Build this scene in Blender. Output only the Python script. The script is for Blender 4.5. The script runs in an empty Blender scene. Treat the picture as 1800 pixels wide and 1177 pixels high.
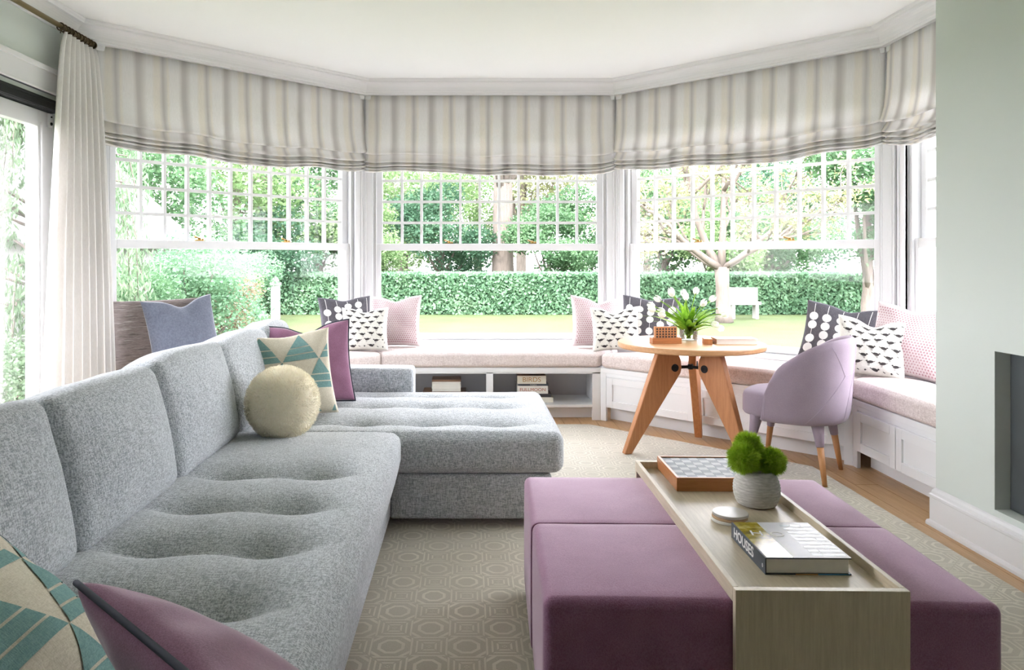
import bpy, bmesh, math, random
import numpy as np
from mathutils import Vector, Matrix, noise as mnoise

sc = bpy.context.scene
C = sc.collection
R = math.radians
PI = math.pi
rnd = random.Random(7)

# ---------------------------------------------------------------- camera, world, sun, exposure
cam_data = bpy.data.cameras.new('camera')
cam = bpy.data.objects.new('camera', cam_data)
C.objects.link(cam)
cam.location = (0, 0, 1.22)
cam.rotation_euler = (PI / 2, 0, 0)
cam_data.sensor_width = 36
cam_data.lens = 36 * 1330 / 1800
cam_data.shift_x = 80 / 1800
cam_data.shift_y = -133.5 / 1800
cam_data.clip_start = 0.02
cam_data.clip_end = 300
sc.camera = cam

SKY = 9.0
world = bpy.data.worlds.new('overcast_sky')
sc.world = world
world.use_nodes = True
wn, wl = world.node_tree.nodes, world.node_tree.links
wn.clear()
w_out = wn.new('ShaderNodeOutputWorld')
w_bg = wn.new('ShaderNodeBackground')
w_tc = wn.new('ShaderNodeTexCoord')
w_sep = wn.new('ShaderNodeSeparateXYZ')
w_ramp = wn.new('ShaderNodeValToRGB')
w_ramp.color_ramp.elements[0].position = 0.0
w_ramp.color_ramp.elements[0].color = (0.965, 0.95, 1.0, 1)
w_ramp.color_ramp.elements[1].position = 1.0
w_ramp.color_ramp.elements[1].color = (0.86, 0.885, 1.0, 1)
wl.new(w_tc.outputs['Generated'], w_sep.inputs[0])
wl.new(w_sep.outputs['Z'], w_ramp.inputs[0])
wl.new(w_ramp.outputs[0], w_bg.inputs[0])
w_bg.inputs[1].default_value = SKY
wl.new(w_bg.outputs[0], w_out.inputs[0])

sun_data = bpy.data.lights.new('sun', 'SUN')
sun_data.energy = 4.0
sun_data.angle = R(6)
sun_data.color = (1.0, 0.96, 0.9)
sun = bpy.data.objects.new('sun', sun_data)
C.objects.link(sun)
sun.rotation_euler = (R(38), R(-12), 0)

vs = sc.view_settings
vs.view_transform = 'Standard'
vs.look = 'None'
vs.gamma = 1
vs.use_curve_mapping = False
vs.exposure = 1.12
sc.cycles.use_denoising = True
sc.cycles.diffuse_bounces = 6
sc.cycles.max_bounces = 14
sc.cycles.transparent_max_bounces = 24
sc.cycles.sample_clamp_indirect = 12
sc.cycles.caustics_reflective = False
sc.cycles.caustics_refractive = False


# ---------------------------------------------------------------- mesh helpers
class MB:
    def __init__(s):
        s.v, s.f = [], []

    def add(s, verts, faces):
        b = len(s.v)
        s.v.extend([tuple(p) for p in verts])
        s.f.extend([tuple(b + i for i in f) for f in faces])
        return b

    def box(s, x0, x1, y0, y1, z0, z1):
        return s.add([(x0, y0, z0), (x1, y0, z0), (x1, y1, z0), (x0, y1, z0), (x0, y0, z1), (x1, y0, z1), (x1, y1, z1), (x0, y1, z1)],
                     [(0, 3, 2, 1), (4, 5, 6, 7), (0, 1, 5, 4), (1, 2, 6, 5), (2, 3, 7, 6), (3, 0, 4, 7)])

    def prism(s, poly, z0, z1):
        n = len(poly)
        return s.add([(x, y, z0) for x, y in poly] + [(x, y, z1) for x, y in poly],
                     [tuple(range(n))[::-1], tuple(range(n, 2 * n))] + [(i, (i + 1) % n, n + (i + 1) % n, n + i) for i in range(n)])

    def prism_xz(s, poly, y0, y1):
        n = len(poly)
        return s.add([(x, y0, z) for x, z in poly] + [(x, y1, z) for x, z in poly],
                     [tuple(range(n)), tuple(range(n, 2 * n))[::-1]] + [((i + 1) % n, i, n + i, n + (i + 1) % n) for i in range(n)])

    def loft(s, rings, closed=True, cap=True):
        n = len(rings[0])
        b = len(s.v)
        for r in rings:
            s.v.extend([tuple(p) for p in r])
        for k in range(len(rings) - 1):
            for i in range(n if closed else n - 1):
                j = (i + 1) % n
                s.f.append((b + k * n + i, b + k * n + j, b + (k + 1) * n + j, b + (k + 1) * n + i))
        if cap and closed:
            s.f.append(tuple(b + i for i in range(n))[::-1])
            s.f.append(tuple(b + (len(rings) - 1) * n + i for i in range(n)))
        return b

    def tube(s, pts, rad, n=8, cap=True):
        pts = [Vector(p) for p in pts]
        if not hasattr(rad, '__len__'):
            rad = [rad] * len(pts)
        rings, nrm = [], None
        for i, p in enumerate(pts):
            d = (pts[min(i + 1, len(pts) - 1)] - pts[max(i - 1, 0)])
            if d.length < 1e-9:
                d = Vector((0, 0, 1))
            d.normalize()
            if nrm is None:
                nrm = d.orthogonal().normalized()
            else:
                nrm = (nrm - d * nrm.dot(d))
                nrm = nrm.normalized() if nrm.length > 1e-6 else d.orthogonal().normalized()
            bi = d.cross(nrm)
            rings.append([p + (nrm * math.cos(2 * PI * k / n) + bi * math.sin(2 * PI * k / n)) * rad[i] for k in range(n)])
        return s.loft(rings, True, cap)

    def lathe(s, prof, n=24, c=(0, 0, 0), cap=True):
        return s.loft([[(c[0] + r * math.cos(2 * PI * k / n), c[1] + r * math.sin(2 * PI * k / n), c[2] + z) for k in range(n)] for r, z in prof], True, cap)

    def xf(s, M, start=0):
        for i in range(start, len(s.v)):
            s.v[i] = tuple(M @ Vector(s.v[i]))
        return s

    def mesh(s, name, smooth=False):
        me = bpy.data.meshes.new(name)
        me.from_pydata(s.v, [], s.f)
        me.update()
        if smooth:
            me.polygons.foreach_set('use_smooth', [True] * len(me.polygons))
        return me

    def build(s, name, m, parent=None, smooth=False, bevel=0, seg=2):
        o = link(name, s.mesh(name, smooth), m, parent)
        if bevel:
            b = o.modifiers.new('bevel', 'BEVEL')
            b.width = bevel
            b.segments = seg
            b.limit_method = 'ANGLE'
            b.angle_limit = R(40)
        return o


def link(name, data, m=None, parent=None):
    o = bpy.data.objects.new(name, data)
    C.objects.link(o)
    if m is not None and data is not None and not data.materials:
        data.materials.append(m)
    if parent:
        o.parent = parent
    return o


def tag(o, label=None, cat=None, group=None, kind=None):
    if label: o['label'] = label
    if cat: o['category'] = cat
    if group: o['group'] = group
    if kind: o['kind'] = kind
    return o


def thing(name, label, cat, loc=(0, 0, 0), rz=0, group=None, rx=0, ry=0):
    o = bpy.data.objects.new(name, None)
    o.empty_display_size = 0.1
    C.objects.link(o)
    o.location = loc
    o.rotation_euler = (rx, ry, rz)
    return tag(o, label, cat, group)


def struct(name, loc=(0, 0, 0), rz=0):
    o = bpy.data.objects.new(name, None)
    C.objects.link(o)
    o.location = loc
    o.rotation_euler = (0, 0, rz)
    o['kind'] = 'structure'
    return o


def copy_tree(o, parent=None):
    c = o.copy()
    C.objects.link(c)
    c.parent = parent
    for ch in list(o.children):
        copy_tree(ch, c)
    return c


def shade(o, smooth=True):
    o.data.polygons.foreach_set('use_smooth', [smooth] * len(o.data.polygons))
    return o


def np_mesh(name, verts, faces, smooth=False):
    me = bpy.data.meshes.new(name)
    verts = np.asarray(verts, dtype=np.float32)
    faces = np.asarray(faces, dtype=np.int32)
    nv, (nf, k) = len(verts), faces.shape
    me.vertices.add(nv)
    me.vertices.foreach_set('co', verts.ravel())
    me.loops.add(nf * k)
    me.loops.foreach_set('vertex_index', faces.ravel())
    me.polygons.add(nf)
    me.polygons.foreach_set('loop_start', np.arange(0, nf * k, k, dtype=np.int32))
    if smooth:
        me.polygons.foreach_set('use_smooth', np.ones(nf, dtype=bool))
    me.update(calc_edges=True)
    me.validate()
    return me


# ---------------------------------------------------------------- materials
class NT:
    def __init__(s, name):
        s.m = bpy.data.materials.new(name)
        s.m.use_nodes = True
        s.t = s.m.node_tree
        s.t.nodes.clear()
        s.out = s.t.nodes.new('ShaderNodeOutputMaterial')
        s.tc = s.t.nodes.new('ShaderNodeTexCoord')

    def n(s, typ, **kw):
        nd = s.t.nodes.new('ShaderNode' + typ)
        for k, v in kw.items():
            setattr(nd, k, v)
        return nd

    def l(s, a, b):
        s.t.links.new(a, b)

    def put(s, sock, v):
        if hasattr(v, 'is_output') or isinstance(v, bpy.types.NodeSocket):
            s.l(v, sock)
        else:
            sock.default_value = v

    def math(s, op, a, b=0.0, c=0.0):
        nd = s.n('Math', operation=op)
        s.put(nd.inputs[0], a)
        s.put(nd.inputs[1], b)
        s.put(nd.inputs[2], c)
        return nd.outputs[0]

    def mapped(s, scale=(1, 1, 1), rot=(0, 0, 0), coord='Object'):
        mp = s.n('Mapping')
        s.l(s.tc.outputs[coord], mp.inputs[0])
        mp.inputs['Scale'].default_value = scale
        mp.inputs['Rotation'].default_value = rot
        return mp.outputs[0]

    def noise(s, vec, scale, detail=3.0, rough=0.5):
        nd = s.n('TexNoise')
        s.l(vec, nd.inputs['Vector'])
        nd.inputs['Scale'].default_value = scale
        nd.inputs['Detail'].default_value = detail
        nd.inputs['Roughness'].default_value = rough
        return nd.outputs['Fac']

    def ramp(s, fac, stops, interp='LINEAR'):
        nd = s.n('ValToRGB')
        cr = nd.color_ramp
        cr.interpolation = interp
        while len(cr.elements) < len(stops):
            cr.elements.new(0.5)
        for e, (p, col) in zip(cr.elements, stops):
            e.position = p
            e.color = tuple(col) + (1,) if len(col) == 3 else col
        s.l(fac, nd.inputs[0])
        return nd.outputs[0]

    def mix(s, fac, a, b):
        nd = s.n('Mix', data_type='RGBA')
        s.put(nd.inputs[0], fac)
        for i, v in ((6, a), (7, b)):
            s.put(nd.inputs[i], (tuple(v) + (1,)) if isinstance(v, tuple) and len(v) == 3 else v)
        return nd.outputs[2]

    def bump(s, h, strength=0.3, dist=0.01):
        nd = s.n('Bump')
        nd.inputs['Strength'].default_value = strength
        nd.inputs['Distance'].default_value = dist
        s.l(h, nd.inputs['Height'])
        return nd.outputs[0]

    def bsdf(s, col, rough=0.5, normal=None, metal=0, spec=0.5, sheen=0, coat=0, tint=None):
        nd = s.n('BsdfPrincipled')
        s.put(nd.inputs['Base Color'], (tuple(col) + (1,)) if isinstance(col, tuple) and len(col) == 3 else col)
        s.put(nd.inputs['Roughness'], rough)
        nd.inputs['Metallic'].default_value = metal
        nd.inputs['Specular IOR Level'].default_value = spec
        if sheen:
            nd.inputs['Sheen Weight'].default_value = sheen
            nd.inputs['Sheen Roughness'].default_value = 0.4
        if tint: nd.inputs['Sheen Tint'].default_value = tuple(tint) + (1,)
        if coat:
            nd.inputs['Coat Weight'].default_value = coat
        if normal is not None:
            s.l(normal, nd.inputs['Normal'])
        return nd.outputs[0]

    def done(s, sh):
        s.l(sh, s.out.inputs[0])
        return s.m


def paint(name, col, rough=0.5, var=0.03, bump=0.02, scale=40, spec=0.4):
    t = NT(name)
    v = t.mapped()
    f = t.noise(v, 3.0, 3)
    c2 = tuple(c * (1 - var) for c in col)
    f2 = t.noise(v, scale, 4)
    return t.done(t.bsdf(t.mix(f, col, c2), rough, t.bump(f2, bump, 0.002), spec=spec))


def weave(name, c1, c2, scale=260, bump=0.35, stretch=3.0, sheen=0.0, rough=0.9, mottled=8, axis=(1, 1, 1), blend=0.5):
    """two crossed thread directions, heathered between two yarn colours"""
    t = NT(name)
    k_ = stretch
    a = t.noise(t.mapped((0.5, k_, k_)), scale / 3, 2)
    b = t.noise(t.mapped((k_, 0.5, k_)), scale / 3, 2)
    c_ = t.noise(t.mapped((k_, k_, 0.5)), scale / 3, 2)
    m = t.noise(t.mapped(), mottled, 4)
    f = t.math('DIVIDE', t.math('ADD', t.math('ADD', a, b), c_), 3.0)
    f = t.math('ADD', t.math('MULTIPLY', t.math('SUBTRACT', f, 0.5), 5.0), blend)
    f = t.math('ADD', f, t.math('MULTIPLY', t.math('SUBTRACT', m, 0.5), 0.3))
    col = t.ramp(f, [(0.1, c1), (0.9, c2)])
    return t.done(t.bsdf(col, rough, t.bump(f, bump, 0.003), spec=0.15, sheen=sheen))


def felt(name, c1, c2, scale=300, sheen=0.3, bump=0.25, tint=None):
    t = NT(name)
    v = t.mapped()
    a = t.noise(v, scale, 3, 0.7)
    b = t.noise(v, 12, 3)
    f = t.math('ADD', t.math('MULTIPLY', a, 0.75), t.math('MULTIPLY', b, 0.25))
    col = t.ramp(f, [(0.35, c1), (0.65, c2)])
    return t.done(t.bsdf(col, 0.95, t.bump(a, bump, 0.002), spec=0.1, sheen=sheen, tint=tint))


def wood(name, c1, c2, grain=(1, 12, 12), scale=6, rough=0.45, bump=0.05):
    t = NT(name)
    v = t.mapped(grain)
    a = t.noise(v, scale, 5, 0.6)
    b = t.noise(v, scale * 6, 3, 0.6)
    f = t.math('ADD', t.math('MULTIPLY', a, 0.7), t.math('MULTIPLY', b, 0.3))
    col = t.ramp(f, [(0.3, c1), (0.7, c2)])
    return t.done(t.bsdf(col, rough, t.bump(b, bump, 0.002), spec=0.4))


def plain(name, col, rough=0.5, metal=0, spec=0.5, var=0.06):
    t = NT(name)
    f = t.noise(t.mapped(), 25, 3)
    return t.done(t.bsdf(t.mix(f, tuple(c * (1 - var) for c in col), tuple(min(1, c * (1 + var)) for c in col)), rough, metal=metal, spec=spec))


def glass_mat(name, refl=1.0, tint=(1, 1, 1)):
    t = NT(name)
    fr = t.n('Fresnel')
    fr.inputs['IOR'].default_value = 1.45
    tr = t.n('BsdfTransparent')
    tr.inputs[0].default_value = tint + (1,)
    gl = t.n('BsdfGlossy')
    gl.inputs['Roughness'].default_value = 0.02
    mx = t.n('MixShader')
    t.l(t.math('MULTIPLY', fr.outputs[0], refl), mx.inputs[0])
    t.l(tr.outputs[0], mx.inputs[1])
    t.l(gl.outputs[0], mx.inputs[2])
    return t.done(mx.outputs[0])


def cloth_translucent(t, col, normal=None, trans=0.35, rough=0.9):
    d = t.bsdf(col, rough, normal, spec=0.1)
    tl = t.n('BsdfTranslucent')
    t.put(tl.inputs[0], col if not isinstance(col, tuple) else col + (1,))
    mx = t.n('MixShader')
    mx.inputs[0].default_value = trans
    t.l(d, mx.inputs[1])
    t.l(tl.outputs[0], mx.inputs[2])
    return t.done(mx.outputs[0])


M = {}
M['white'] = paint('white_trim_paint', (0.73, 0.73, 0.74), 0.35, 0.02, 0.01)
M['ceiling'] = paint('ceiling_paint', (0.86, 0.87, 0.86), 0.8, 0.02, 0.02, 80)
M['sage'] = paint('sage_wall_paint', (0.63, 0.68, 0.645), 0.7, 0.03, 0.02, 80)
M['cabinet'] = paint('cabinet_paint', (0.78, 0.79, 0.80), 0.4, 0.02, 0.01)
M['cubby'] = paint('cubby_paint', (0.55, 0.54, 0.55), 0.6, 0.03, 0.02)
M['glass'] = glass_mat('window_glass', 0.22)
M['black'] = plain('black_metal', (0.012, 0.013, 0.015), 0.6, 0.0, 0.25)
M['dark'] = plain('dark_shadow_board', (0.03, 0.03, 0.03), 0.8)
M['brass'] = plain('aged_brass', (0.30, 0.18, 0.05), 0.35, 0.9)
M['bronze'] = plain('bronze_metal', (0.09, 0.06, 0.035), 0.4, 0.8)
M['rod'] = plain('antique_gold_metal', (0.24, 0.18, 0.08), 0.4, 0.7)
M['sofa'] = weave('grey_blue_tweed', (0.28, 0.31, 0.335), (0.66, 0.69, 0.715), 340, 0.4, 2.4, 0.5)
M['purple'] = felt('purple_wool_felt', (0.24, 0.105, 0.185), (0.375, 0.195, 0.30), 300, 1.0, 0.3, (1.0, 0.86, 0.96))
M['purple_pillow'] = felt('plum_wool_felt', (0.23, 0.105, 0.17), (0.37, 0.19, 0.29), 380, 0.5)
M['navy'] = plain('dark_navy_piping', (0.025, 0.03, 0.05), 0.8)
M['lavender'] = felt('lavender_wool', (0.26, 0.205, 0.255), (0.325, 0.26, 0.315), 420, 0.2, 0.15)
M['seam'] = plain('lavender_seam_thread', (0.36, 0.30, 0.37), 0.9)
M['linen'] = weave('linen_print_ground', (0.62, 0.61, 0.55), (0.76, 0.75, 0.70), 500, 0.15, 3)
M['ink'] = plain('black_ink', (0.035, 0.03, 0.03), 0.9)
M['charcoal'] = weave('charcoal_cotton', (0.075, 0.07, 0.085), (0.14, 0.135, 0.15), 500, 0.15, 3)
M['chalk'] = plain('chalk_white_print', (0.82, 0.81, 0.80), 0.9)
M['pinkdot'] = plain('dusty_pink_print', (0.42, 0.22, 0.25), 0.9)
M['pink_ground'] = weave('pale_pink_linen', (0.56, 0.46, 0.47), (0.74, 0.665, 0.665), 500, 0.15, 3)
M['bluegrey'] = felt('slate_blue_velvet', (0.105, 0.118, 0.155), (0.165, 0.18, 0.23), 90, 0.6, 0.1)
M['cream'] = weave('cream_cotton', (0.62, 0.57, 0.45), (0.75, 0.70, 0.58), 400, 0.2, 3)
M['teal'] = weave('teal_print', (0.16, 0.30, 0.29), (0.24, 0.40, 0.385), 400, 0.2, 3)
M['bench_fabric'] = weave('oatmeal_pink_weave', (0.54, 0.455, 0.435), (0.80, 0.725, 0.70), 420, 0.25, 3, 0.0, 0.95, 10)
M['table_wood'] = wood('warm_cherry_wood', (0.40, 0.165, 0.062), (0.56, 0.255, 0.11), (14, 14, 1.2), 5, 0.42)
M['top_wood'] = wood('warm_oak_top', (0.50, 0.26, 0.115), (0.64, 0.36, 0.18), (1.0, 14, 14), 5, 0.38)
M['chess_wood'] = wood('cherry_box_wood', (0.36, 0.13, 0.045), (0.50, 0.21, 0.08), (1.0, 14, 14), 6, 0.35)
M['chair_leg'] = wood('chair_leg_wood', (0.42, 0.19, 0.07), (0.56, 0.28, 0.12), (14, 14, 1.2), 6, 0.45)
M['tray'] = wood('limed_oak_veneer', (0.46, 0.385, 0.275), (0.62, 0.535, 0.40), (16, 1.0, 16), 8, 0.42, 0.06)
M['tray_front'] = wood('limed_oak_veneer_upright', (0.54, 0.455, 0.33), (0.70, 0.61, 0.46), (16, 16, 1.0), 8, 0.35, 0.06)  # upright grain, lightened in colour to stand in for missing front light
M['plank'] = wood('oak_plank', (0.44, 0.26, 0.115), (0.60, 0.385, 0.20), (14, 1.0, 14), 4, 0.38)
M['subfloor'] = plain('subfloor_dark', (0.10, 0.06, 0.03), 0.8)
M['slate'] = paint('slate_stone', (0.10, 0.115, 0.12), 0.5, 0.5, 0.1, 12)
M['paper'] = plain('book_paper', (0.80, 0.79, 0.76), 0.9)
M['offwhite'] = plain('off_white_board', (0.74, 0.73, 0.68), 0.7)
M['slate_cover'] = plain('slate_book_cloth', (0.045, 0.055, 0.07), 0.5)
M['gold_cover'] = None
M['pale_cover'] = plain('pale_book_cover', (0.66, 0.65, 0.69), 0.4, 0, 0.3)
M['blue_cover'] = plain('sky_blue_cover', (0.05, 0.25, 0.45), 0.4)
M['brown_cover'] = plain('brown_cover', (0.22, 0.12, 0.07), 0.4)
M['cream_cover'] = plain('cream_cover', (0.72, 0.70, 0.60), 0.6)
M['black_cover'] = plain('black_cover', (0.025, 0.025, 0.03), 0.4)
M['red_ink'] = plain('red_ink', (0.40, 0.08, 0.05), 0.7)
M['ochre_ink'] = plain('ochre_ink', (0.42, 0.22, 0.07), 0.7)
M['leafgreen'] = None
M['grey_tile'] = plain('grey_board_square', (0.34, 0.355, 0.385), 0.5, 0, 0.06)
M['white_tile'] = plain('white_board_square', (0.56, 0.57, 0.58), 0.5, 0, 0.06)
M['marble'] = paint('marble_coaster', (0.62, 0.58, 0.54), 0.35, 0.3, 0.02, 10)
M['coaster_wood'] = wood('coaster_wood', (0.42, 0.27, 0.15), (0.55, 0.38, 0.23), (8, 8, 8), 5)

t = NT('golden_cover_print')
f = t.noise(t.mapped((1, 1.4, 1)), 22, 4, 0.6)
M['gold_cover'] = t.done(t.bsdf(t.ramp(f, [(0.35, (0.13, 0.09, 0.01)), (0.5, (0.38, 0.28, 0.02)), (0.65, (0.62, 0.52, 0.18))]), 0.2))

# striped roman shade cloth
t = NT('watercolour_stripe_linen')
sx = t.n('SeparateXYZ')
t.l(t.mapped(), sx.inputs[0])
wob = t.noise(t.mapped((3, 3, 0.6)), 4, 2)
xx = t.math('ADD', sx.outputs[0], t.math('MULTIPLY', t.math('SUBTRACT', wob, 0.5), 0.022))
per = t.math('FRACT', t.math('DIVIDE', t.math('ADD', xx, 10.0), 0.305))
LT, CR, GR, MG = (0.92, 0.91, 0.905), (0.90, 0.865, 0.81), (0.655, 0.63, 0.62), (0.79, 0.77, 0.755)
col = t.ramp(per, [(0.0, LT), (0.07, LT), (0.13, MG), (0.17, GR), (0.23, GR), (0.30, MG), (0.37, LT), (0.48, LT),
                   (0.54, CR), (0.64, CR), (0.69, MG), (0.735, GR), (0.79, MG), (0.83, CR), (0.88, LT), (1.0, LT)])
fine = t.noise(t.mapped((110, 110, 0.5)), 5, 2, 0.6)
col = t.mix(t.math('MULTIPLY', t.math('SUBTRACT', fine, 0.40), 0.8), col, (0.64, 0.62, 0.61))
M['shade_cloth'] = cloth_translucent(t, col, t.bump(t.noise(t.mapped(), 300, 2), 0.1, 0.002), 0.28)

t = NT('cream_curtain_linen')
f = t.noise(t.mapped((80, 80, 8)), 5, 3)
M['curtain'] = cloth_translucent(t, t.ramp(f, [(0.3, (0.87, 0.85, 0.83)), (0.7, (0.94, 0.925, 0.91))]), t.bump(f, 0.1, 0.002), 0.3)

# ribbed striped taupe pillow
t = NT('ribbed_taupe_stripe')
f = t.noise(t.mapped((1.0, 1.0, 26)), 9, 3, 0.7)
M['ribbed'] = t.done(t.bsdf(t.ramp(f, [(0.36, (0.13, 0.105, 0.10)), (0.46, (0.32, 0.27, 0.26)), (0.56, (0.22, 0.18, 0.17)), (0.68, (0.52, 0.46, 0.44))]), 0.9,
                            t.bump(f, 0.4, 0.006), spec=0.1))

# boucle
t = NT('cream_boucle')
f = t.noise(t.mapped(), 60, 3)
M['boucle'] = cloth_translucent(t, t.ramp(f, [(0.3, (0.86, 0.80, 0.63)), (0.7, (0.94, 0.90, 0.78))]), None, 0.25)
M['boucle_core'] = plain('cream_boucle_base', (0.90, 0.85, 0.70), 1.0, 0, 0.1)

# rug with raised greek key lines
t = NT('carved_key_pattern_rug')
sx = t.n('SeparateXYZ')
t.l(t.mapped(), sx.inputs[0])
T = 0.118
def cell(o):
    return t.math('DIVIDE', t.math('ADD', o, 20.0), T)
cx, cy = cell(sx.outputs[0]), cell(sx.outputs[1])
par = t.math('MODULO', t.math('ADD', t.math('FLOOR', cx), t.math('FLOOR', cy)), 2.0)
ax = t.math('ABSOLUTE', t.math('SUBTRACT', t.math('FRACT', cx), 0.5))
ay = t.math('ABSOLUTE', t.math('SUBTRACT', t.math('FRACT', cy), 0.5))
che = t.math('MAXIMUM', ax, ay)
octo = t.math('MAXIMUM', che, t.math('MULTIPLY', t.math('ADD', ax, ay), 0.72))
def lines(d, n):
    return t.math('GREATER_THAN', t.math('SINE', t.math('MULTIPLY', d, n * 2 * PI)), 0.45)
la = lines(che, 7.0)
lb = t.math('MULTIPLY', lines(octo, 4.0), t.math('GREATER_THAN', octo, 0.2))
brk = t.math('GREATER_THAN', t.math('ABSOLUTE', t.math('SUBTRACT', ax, ay)), 0.03)
la = t.math('MULTIPLY', la, brk)
ln = t.math('ADD', t.math('MULTIPLY', la, par), t.math('MULTIPLY', lb, t.math('SUBTRACT', 1.0, par)))
nz = t.noise(t.mapped(), 400, 3)
fz = t.noise(t.mapped(), 6, 3)
ln2 = t.math('MULTIPLY', ln, t.math('ADD', 0.05, fz))
col = t.mix(ln2, t.ramp(nz, [(0.3, (0.36, 0.322, 0.222)), (0.7, (0.45, 0.408, 0.295))]), (0.68, 0.63, 0.49))
M['rug'] = t.done(t.bsdf(col, 0.8, t.bump(t.math('ADD', ln, t.math('MULTIPLY', nz, 0.4)), 0.5, 0.004), spec=0.4, sheen=0.8))

# ribbed stoneware
t = NT('pale_stoneware')
f = t.noise(t.mapped((6, 6, 30)), 8, 4)
M['stoneware'] = t.done(t.bsdf(t.ramp(f, [(0.3, (0.40, 0.385, 0.35)), (0.7, (0.60, 0.58, 0.54))]), 0.7, t.bump(f, 0.3, 0.004), spec=0.3))


def leafmat(name, c1, c2, c3, trans=0.35, scale=1.5):
    t = NT(name)
    if name.startswith('leaf'):
        def soft(c):
            g = (c[0] + c[1] + c[2]) / 3
            return tuple(0.85 * (0.76 * q + 0.24 * g) for q in c)
        c1, c2, c3 = soft(c1), soft(c2), soft(c3)
    f = t.noise(t.mapped(), scale, 3)
    g = t.noise(t.mapped(), scale * 9, 2)
    f = t.math('ADD', t.math('MULTIPLY', f, 0.5), t.math('MULTIPLY', g, 0.5))
    col = t.ramp(f, [(0.32, c1), (0.5, c2), (0.68, c3)])
    d = t.bsdf(col, 0.6, spec=0.25)
    tl = t.n('BsdfTranslucent')
    t.l(col, tl.inputs[0])
    mx = t.n('MixShader')
    mx.inputs[0].default_value = trans
    t.l(d, mx.inputs[1])
    t.l(tl.outputs[0], mx.inputs[2])
    return t.done(mx.outputs[0])


M['tulip_leaf'] = leafmat('tulip_leaf_green', (0.13, 0.30, 0.02), (0.25, 0.46, 0.04), (0.38, 0.58, 0.09), 0.4, 8)
M['tulip'] = leafmat('tulip_white', (0.72, 0.72, 0.62), (0.82, 0.82, 0.76), (0.86, 0.86, 0.82), 0.3, 8)
M['moss'] = leafmat('bright_green_tufts', (0.22, 0.40, 0.02), (0.38, 0.56, 0.04), (0.54, 0.68, 0.12), 0.4, 20)
M['leaf_mid'] = leafmat('leaf_mid_green', (0.045, 0.13, 0.045), (0.09, 0.22, 0.08), (0.16, 0.30, 0.11))
M['leaf_light'] = leafmat('leaf_light_green', (0.10, 0.20, 0.05), (0.18, 0.32, 0.10), (0.28, 0.40, 0.14))
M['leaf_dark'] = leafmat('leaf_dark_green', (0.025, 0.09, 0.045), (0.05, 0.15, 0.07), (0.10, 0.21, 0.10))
M['leaf_yellow'] = leafmat('leaf_pale_yellow', (0.20, 0.24, 0.08), (0.32, 0.34, 0.14), (0.42, 0.40, 0.20))
M['leaf_hedge'] = leafmat('leaf_hedge', (0.08, 0.21, 0.10), (0.15, 0.34, 0.16), (0.25, 0.44, 0.22))
M['leaf_weep'] = leafmat('leaf_weeping', (0.09, 0.17, 0.08), (0.17, 0.28, 0.14), (0.28, 0.38, 0.20))
M['leaf_pink'] = leafmat('leaf_rusty', (0.20, 0.12, 0.08), (0.28, 0.22, 0.12), (0.30, 0.30, 0.14))
M['bark'] = wood('tree_bark', (0.085, 0.07, 0.058), (0.17, 0.14, 0.12), (10, 10, 1.5), 2, 0.9, 0.4)
M['house'] = paint('far_house_paint', (0.40, 0.39, 0.385), 0.8, 0.04)
M['roof'] = paint('grey_roof_shingle', (0.17, 0.165, 0.165), 0.9, 0.2, 0.1, 20)
M['stone'] = paint('pale_garden_stone', (0.40, 0.39, 0.37), 0.8, 0.2)
t = NT('sunlit_lawn')
f = t.noise(t.mapped(), 1.2, 4)
g = t.noise(t.mapped((1, 1, 1)), 30, 3)
M['lawn'] = t.done(t.bsdf(t.mix(t.math('MULTIPLY', g, 0.5), t.ramp(f, [(0.3, (0.058, 0.078, 0.032)), (0.7, (0.085, 0.100, 0.046))]), (0.048, 0.068, 0.026)), 0.9,
                          t.bump(g, 0.6, 0.05), spec=0.1))
M['mulch'] = paint('mulch_bed', (0.16, 0.10, 0.075), 0.95, 0.4, 0.3, 30)

# ---------------------------------------------------------------- room plan
CEIL = 2.68
W = [(-2.40, -5.0), (-2.40, 4.767), (-0.867, 6.30), (1.255, 6.30), (2.73, 4.825), (2.73, 2.6)]
SH = [0.0, 0.10, 0.10, 0.10, 0.10]


def line_int(p, d, q, e):
    den = d[0] * e[1] - d[1] * e[0]
    s = ((q[0] - p[0]) * e[1] - (q[1] - p[1]) * e[0]) / den
    return (p[0] + d[0] * s, p[1] + d[1] * s)


def offset(e, shifts=None):
    shifts = shifts or [0] * 5
    L = []
    for i in range(5):
        (ax, ay), (bx, by) = W[i], W[i + 1]
        l = math.hypot(bx - ax, by - ay)
        d = ((bx - ax) / l, (by - ay) / l)
        nn = (d[1], -d[0])
        k = e + shifts[i]
        L.append(((ax + nn[0] * k, ay + nn[1] * k), d))
    pts = [L[0][0]]
    for i in range(4):
        pts.append(line_int(L[i][0], L[i][1], L[i + 1][0], L[i + 1][1]))
    last = L[4]
    l = math.hypot(W[5][0] - W[4][0], W[5][1] - W[4][1])
    pts.append((last[0][0] + last[1][0] * l, last[0][1] + last[1][1] * l))
    return pts


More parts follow.
